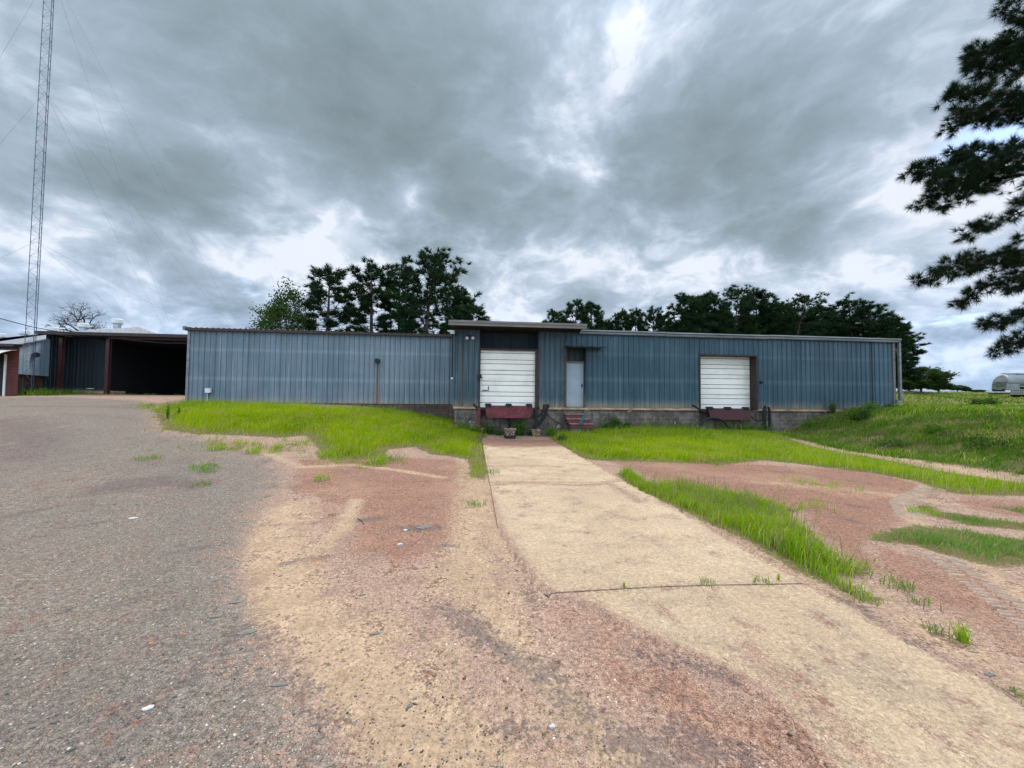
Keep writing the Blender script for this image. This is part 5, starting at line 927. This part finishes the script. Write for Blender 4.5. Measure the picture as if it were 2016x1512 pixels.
for kind, px, top, Y, w, lb in [(0, 648, 535, 46, 112, 'flat topped pine next to the broadleaf tree'), (1, 733, 522, 47, 100, 'slim pine between the flat topped pine and the tallest pine'), (2, 846, 503, 46, 165, 'tallest pine with a broad domed crown behind the left wing'), (1, 788, 522, 49, 85, 'pine tucked against the left side of the tallest pine'), (0, 928, 602, 48, 85, 'low pine just left of the loading bay roof'), (3, 905, 570, 52, 70, 'pine on the right shoulder of the tallest pine'), 
    (3, 1095, 614, 52, 60, 'small pine just above the right end of the bay fascia'), (1, 1133, 595, 52, 64, 'taller pine of the pair above the start of the gutter'), (4, 1164, 599, 53, 60, 'rounder pine of the pair above the start of the gutter'), (4, 1072, 634, 55, 46, 'lowest pine tip showing over the bay fascia'), (4, 1222, 614, 55, 56, 'pine in the low stretch, left of its neighbours'), (3, 1251, 613, 56, 54, 'pine in the middle of the low stretch of trees'), (1, 1287, 608, 55, 48, 'spiky open pine at the right of the low stretch'), (4, 1312, 620, 57, 48, 'small pine at the foot of the big right group'), (4, 1195, 634, 58, 56, 'small pine filling the dip between the pair and the low stretch'),
    (3, 1350, 584, 52, 86, 'leftmost big pine of the dark group over the right wing'), (4, 1395, 578, 53, 80, 'big pine above the right loading door, left of the tallest there'), (2, 1450, 574, 53, 96, 'tallest pine of the dark group above the right loading door'), (3, 1488, 577, 54, 84, 'big pine just right of the tallest above the right door'), (4, 1525, 600, 55, 70, 'pine in the notch left of the domed right pine'), (2, 1572, 589, 52, 104, 'broad domed pine above the wall right of the right door'), (4, 1620, 606, 54, 80, 'lower pine between the domed pine and the right end group'), (0, 1675, 592, 50, 92, 'domed pine at the right end of the dark group'), (1, 1716, 600, 48, 78, 'open pine with bare trunk seen above the roof end'), (3, 1752, 624, 46, 66, 'pine at the roof corner of the right wing'),
    (3, 1372, 622, 60, 110, 'pine filling behind the leftmost big pine'), (4, 1430, 620, 60, 110, 'pine filling behind the big pines over the door'), (4, 1500, 622, 60, 110, 'pine filling between the big pines'), (4, 1600, 625, 60, 110, 'pine filling behind the domed pine'), (4, 1545, 622, 61, 100, 'pine filling the dark notch'), (4, 1650, 628, 60, 90, 'pine filling behind the right end group')]:
    place(kind, px, top, Y, w, lb, 'pine_tree', 'pine tree', GP, px * .37)
place(4, 1768, 636, 50, 62, 'big pine with layered boughs past the right end of the warehouse', 'pine_tree', 'pine tree', None, 1.0)
place(11, 1812, 722, 74, 76, 'dense dark tree beside the layered pine', 'broadleaf_tree', 'tree', None, .4)
place(12, 1790, 742, 72, 60, 'low dark tree at the warehouse corner', 'broadleaf_tree', 'tree', None, 2.4)
place(12, 1848, 751, 80, 42, 'small round tree at the end of the tree line', 'broadleaf_tree', 'tree', None, 1.9)
place(11, 1885, 758, 112, 26, 'small tree on the horizon left of the tanker', 'broadleaf_tree', 'tree', None, .9)
place(12, 1902, 762, 113, 14, 'tiny tree right of the small horizon tree', 'broadleaf_tree', 'tree', None, .1)
place(11, 1924, 767, 113, 22, 'low bush on the skyline just left of the tanker', 'broadleaf_tree', 'tree', None, 2.)
# bare tree
p = at(160, 660, 60); z0 = float(T(p[0], p[1])); t = thing('bare_tree', 'bare spreading tree behind the grey roofed building', 'tree', (p[0], p[1], z0)); m = MB(); rg = random.Random(5); LV = []
def grow(p, d, L, r, k):
    q = p + d * L * .5 + Vector([rg.gauss(0, .06) * L for _ in range(3)]); e = q + (d + Vector([rg.gauss(0, .2) for _ in range(3)])).normalized() * L * .5; m.tube([p, q, e], [r, r * .8, r * .6], 5 if k > 2 else 3, False)
    if k == 0: LV.append(tuple(e)); return
    for _ in range(3 if k > 1 else 4):
        nd = (d + Vector((rg.gauss(0, .75), rg.gauss(0, .75), rg.gauss(.0, .35)))).normalized(); grow(e if rg.random() > .3 else q, nd, L * rg.uniform(.55, .8), r * .58, k - 1)
Ht = at(160, 605, 60)[2] - z0; h1 = at(160, 652, 60)[2] - z0; Hc = Ht - h1
m.tube([(0, 0, 0), (.1, 0, h1 * .5), (0, 0, h1)], [.3, .25, .2], 8)
for d in ((.15, 0, 1), (-.9, .1, .55), (.85, -.1, .5), (-.5, .4, .9), (.5, -.3, .9), (-1., 0, .15)): grow(Vector((0, 0, h1 - .3)), Vector(d).normalized(), Hc * .52, .15, 4)
m.build('trunk', simple('bare grey wood', (.05, .042, .04), .9), t)
V, F = leaves(np.array(LV)[:: 7], 4, .22, .09); link('crown', npmesh('crown', V, F, L_TREE), t)
# near pine whose boughs hang in from the right
YN = 10.0; b = at(2170, 900, YN); z0 = float(T(b[0], b[1])); NP = thing('pine_tree', 'large near pine whose long needled boughs hang in from the right', 'pine tree', (b[0], b[1], z0)); base = np.array([b[0], b[1], z0])
m = MB(); hs = np.linspace(-.1, 15, 14); m.tube([(.12 * math.sin(h * .4), .1 * math.sin(h * .3), h) for h in hs], [.24 * (1 - .055 * h) for h in hs], 12); C = []; D = []; rg = np.random.default_rng(11)
def bough(pts, spread, nsub, dens, dy=0., rad=.035, start=.0):
    rad = rad * 1.5
    P = [at(x, y, YN + dy * i) - base for i, (x, y) in enumerate(pts)]; Q = []
    for i in range(len(P) - 1):
        for k in range(6): Q.append(P[i] + (P[i + 1] - P[i]) * k / 6)
    Q.append(P[-1]); Q = np.array(Q); Q[1:-1] += rg.normal(0, .025, Q[1:-1].shape); n = len(Q); m.tube(Q, list(np.linspace(rad, .008, n)), 6, False)
    nsub = int(nsub * 2.0)
    for i in range(nsub):
        u = start + (1 - start) * (i + rg.random()) / nsub; k = min(int(u * (n - 1)), n - 2); p = Q[k] + (Q[k + 1] - Q[k]) * (u * (n - 1) - k); ax = Q[k + 1] - Q[k]; ax = ax / np.linalg.norm(ax)
        side = rg.normal(0, 1, 3) * np.array([.55, 1., 1.0]); d = ax * .7 + side * .75; d /= np.linalg.norm(d); L = spread * rg.uniform(.35, 1.05) * (1.05 - .45 * u); e = p + d * L; mid = (p + e) / 2 + np.array([0, 0, -.04]); m.tube([p, mid, e], [.011, .008, .004], 4, False)
        for j in range(max(1, int(dens * L / .16))):
            w = .3 + .7 * (j + rg.random()) / max(1, int(dens * L / .16)); C.append(p + (e - p) * w + rg.normal(0, .05, 3)); D.append(d + np.array([0, 0, .25]))
        C.append(e); D.append(d)
    C.append(Q[-1]); D.append(Q[-1] - Q[-3])
TX = 2165
bough([(TX, 60), (2060, 30), (1965, 18)], .42, 16, 1.2, .0, .03, .3); bough([(TX, 20), (2040, -20), (1985, -40)], .45, 16, 1.2, .3, .03, .2)
bough([(TX, 170), (2060, 120), (1980, 100), (1910, 105)], .5, 34, 1.2, .1, .03, .15); bough([(TX, 90), (2080, 40), (2010, 40)], .5, 22, 1.2, .1, .03, .1); bough([(TX, 430), (2080, 440), (2000, 470)], .3, 8, 1., .1, .02, .3)
bough([(TX, 200), (2050, 150), (1960, 130), (1905, 125)], .5, 34, 1.3, .05); bough([(TX, 230), (2040, 190), (1940, 180), (1862, 196)], .48, 44, 1.3, -.15); bough([(TX, 250), (2040, 225), (1950, 230), (1870, 250)], .42, 34, 1.2, .15, .03, .1); bough([(TX, 160), (2060, 90), (1990, 70)], .5, 24, 1.2, .2); bough([(TX, 210), (2030, 120), (1960, 85)], .35, 12, 1.1, .1)
bough([(TX, 120), (2080, 100), (2010, 110), (1935, 150)], .45, 22, 1.2, .15, .025, .2); bough([(TX, 240), (2050, 205), (1960, 215), (1890, 225)], .4, 26, 1.2, -.2, .025, .2); bough([(TX, 350), (2000, 315), (1900, 345), (1830, 365)], .38, 30, 1.2, -.2, .025, .35)
bough([(TX, 345), (2020, 328), (1900, 322), (1792, 337)], .42, 46, 1.35, -.05, .04, .30); bough([(TX, 360), (2000, 345), (1900, 360), (1815, 405)], .38, 34, 1.2, .1, .03, .35); bough([(TX, 330), (1990, 300), (1880, 300)], .36, 22, 1.2, .2, .03, .4); bough([(2010, 345), (1930, 375), (1850, 410)], .24, 12, 1.1, -.1, .015, .3); bough([(TX, 300), (2060, 280), (1990, 290)], .34, 12, 1.1, .2, .02, .3)
bough([(TX, 350), (2050, 400), (1960, 440), (1898, 462)], .34, 16, 1.0, .0, .02, .45); bough([(TX, 330), (2080, 370), (2000, 400)], .4, 12, 1., -.2, .02, .4)
bough([(TX, 500), (2040, 505), (1930, 520), (1800, 556)], .36, 34, 1.2, .0, .035, .25); bough([(TX, 520), (2030, 535), (1950, 560), (1890, 598)], .34, 24, 1.1, .12, .03, .3); bough([(TX, 480), (2060, 495), (1960, 505), (1850, 525)], .3, 22, 1.1, -.15, .03, .4); bough([(TX, 530), (2060, 545), (1985, 570)], .36, 16, 1.1, -.2, .02, .2)
bough([(TX, 610), (2050, 615), (1940, 640)], .34, 24, 1.2, .0, .03, .3); bough([(TX, 640), (2060, 660), (1962, 690)], .36, 24, 1.2, .1, .03, .35)
for k in range(26):                             # the rest of the crown, beyond the frame
    h = 2.5 + 11.5 * (k + .5) / 26; a = k * 2.4; 
    if math.cos(a) < -.3: a += 2.0
    r = 3.8 * (1 - h / 17); d = np.array([math.cos(a), math.sin(a), .12]); q = np.array([0, 0, h]); E = q + d * r; m.tube([q, E], [.05, .01], 5, False)
    for j in range(26): w = rg.uniform(.3, 1); C.append(q + d * r * w + rg.normal(0, .22, 3)); D.append(d + np.array([0, 0, .3]))
m.build('trunk', BARK, NP); V, F = tufts(np.array(C), np.array(D), 52, .225, .0095, .75); link('crown', npmesh('crown', V, F, N_NEAR), NP)
# ------------------------------------------------------------------ brush pile, stones, litter
p = at(1802, 776, 66); z0 = float(T(p[0], p[1])); t = thing('brush_pile', 'rusty brown pile of brush and debris in the field behind the warehouse', 'brush pile', (p[0], p[1], z0)); m = MB(); rgp = random.Random(3)
for i in range(150):
    x = rgp.gauss(0, 1.7); h = .75 * math.exp(-(x / 2.3) ** 2); z = rgp.uniform(0, h) + .05; a = rgp.uniform(0, 6.28); l = rgp.uniform(.4, 1.5); m.tube([(x, rgp.gauss(0, .6), z), (x + l * math.cos(a), rgp.gauss(0, .6), z + rgp.gauss(0, .16))], rgp.uniform(.02, .07), 4)
m.build('branches', simple('brown brush', (.16, .10, .075), .9, 0, .5, 1.5), t)
def stones(n, X, Y, size, mat, name, label, zo=0.0):
    O = np.array([(1, 0, 0), (-1, 0, 0), (0, 1, 0), (0, -1, 0), (0, 0, 1), (0, 0, -1)], float); Fo = np.array([(0, 2, 4), (2, 1, 4), (1, 3, 4), (3, 0, 4), (2, 0, 5), (1, 2, 5), (3, 1, 5), (0, 3, 5)])
    n = len(X); a = RNG.uniform(0, 6.28, n); s = size * RNG.lognormal(0, .45, n); c, q = np.cos(a), np.sin(a); V = O[None] * RNG.uniform(.6, 1.3, (n, 6, 1)) * np.array([1.15, .8, .45]) * s[:, None, None]
    V = np.stack([V[..., 0] * c[:, None] - V[..., 1] * q[:, None], V[..., 0] * q[:, None] + V[..., 1] * c[:, None], V[..., 2]], -1) + np.stack([X, Y, T(X, Y) + zo + s * .15], 1)[:, None]
    return tag(link(name, npmesh(name, V.reshape(-1, 3), (np.arange(n)[:, None, None] * 6 + Fo[None]).reshape(-1, 3), mat)), label, 'gravel', None, 'stuff')
def stone_mat(name, a, b, c=None):
    m = NT(name); i = m.isl(); col = m.mix(m.math('POWER', i, 1.5), a, b)
    if c: col = m.mix(m.step(i, .93, .97), col, c)
    m.bsdf(col, .9); return m.mat
n = 16000; rr = 1.6 + 10 * RNG.random(n) ** 1.6; X = RNG.uniform(-1.5, .05, n) * rr - .1; Y = rr; s_, yl = toloc(X, Y); X2, Y2 = X, Y
stones(n, X, Y, .0040, stone_mat('grey chips', (.07, .065, .06), (.34, .31, .27), (.52, .49, .44)), 'gravel', 'grey stone chips over the worn asphalt')
n = 9000; rr = 1.6 + 9 * RNG.random(n) ** 1.5; X = RNG.uniform(-.45, 1.5, n) * rr; Y = rr; k = ~on_slab(X, Y) | (sdist(COVER[0], X, Y) > .05); X, Y = X[k], Y[k]
stones(0, X, Y, .0036, stone_mat('red chips', (.10, .045, .035), (.36, .21, .15), (.6, .55, .47)), 'gravel', 'reddish stone chips over the bare gravel', .012)
n = 1500; rr = 1.8 + 9 * RNG.random(n) ** 1.6; X = RNG.uniform(-.8, 1.3, n) * rr; Y = rr
stones(0, X, Y, .0042, stone_mat('dark crumbs', (.03, .022, .02), (.10, .07, .06)), 'gravel', 'dark crumbs scattered over gravel and concrete', .024)
M_PAPER = simple('white scrap', (.50, .49, .46), .7, 0, .12, 20)
def chip(px, py, w, l, label, mat, name, cat, seed, h=.006, group=None, rz=.4):
    g = ground(px, py); rg = random.Random(seed); n = 11; bm = bmesh.new(); ring = [bm.verts.new((w * math.cos(k * 6.283 / n) * rg.uniform(.75, 1.15), l * math.sin(k * 6.283 / n) * rg.uniform(.75, 1.15), h * rg.uniform(.5, 1.6))) for k in range(n)]; c = bm.verts.new((0, 0, h * 2.2)); lowr = [bm.verts.new((v.co.x * .92, v.co.y * .92, -.004)) for v in ring]
    for k in range(n): bm.faces.new((ring[k], ring[(k + 1) % n], c)); bm.faces.new((lowr[k], lowr[(k + 1) % n], ring[(k + 1) % n], ring[k]))
    me = bpy.data.meshes.new(name); bm.to_mesh(me); bm.free(); me.materials.append(mat); o = link(name, me); o.location = (g[0], g[1], g[2] + .002); o.rotation_euler = (0, 0, rz); tag(o, label, cat, group)
chip(293, 1395, .028, .017, 'white scrap lying on the grey asphalt in the foreground', M_PAPER, 'scrap', 'litter', 1, .006)
chip(262, 1021, .05, .03, 'pale scrap lying farther back on the asphalt', M_PAPER, 'scrap', 'litter', 2, .008)
chip(788, 1073, .035, .022, 'white stone on the red gravel patch', M_PAPER, 'stone', 'stone', 3, .010)
chip(798, 1045, .03, .02, 'cream stone just behind the white stone', M_PAPER, 'stone', 'stone', 13, .010)
chip(1088, 1432, .018, .013, 'white pebble on the sand near the bottom edge', M_PAPER, 'stone', 'stone', 4, .008)
M_FLAKE = simple('dark flake', (.19, .172, .15), .9, 0, .4, 12)
for i, (px, py, w, l, lb) in enumerate([(486, 1245, .06, .035, 'grey asphalt flake at the sand edge, largest of three in a row'), (425, 1214, .05, .028, 'grey asphalt flake left of the largest flake'), (465, 1186, .05, .022, 'thin asphalt flake behind the other two'), (738, 1248, .032, .016, 'dark flake alone on the pale sand'), (550, 1349, .05, .012, 'dark sliver on the asphalt near the sand'), (1410, 1292, .03, .018, 'dark flake at the edge of the near slab'), (836, 1038, .10, .07, 'purplish lump on the red gravel'), (712, 1172, .03, .015, 'grey flake at the head of the sand track'), (1078, 1170, .03, .02, 'dark lump at the corner of the slab joint'), (1948, 1328, .035, .02, 'dark chip at the right edge of the near slab')]):
    chip(px, py, w, l, lb, M_FLAKE, 'asphalt_flake', 'asphalt flake', 20 + i, .003, 'loose asphalt flakes', .2)
for px0, py0, px1, py1, lb in ((705, 1022, 716, 1034, 'short twig lying on the red gravel'), (1340, 1002, 1352, 1030, 'dry bent twig leaning in the grass strip')):
    a, b2 = ground(px0, py0), ground(px1, py1); m = MB(); m.tube([(0, 0, .01), tuple((b2 - a) * .5 + np.array([.01, .01, .015])), tuple(b2 - a + np.array([0, 0, .008]))], [.006, .005, .003], 6); o = m.build('twig', M_STEM); o.location = tuple(a); tag(o, lb, 'twig')
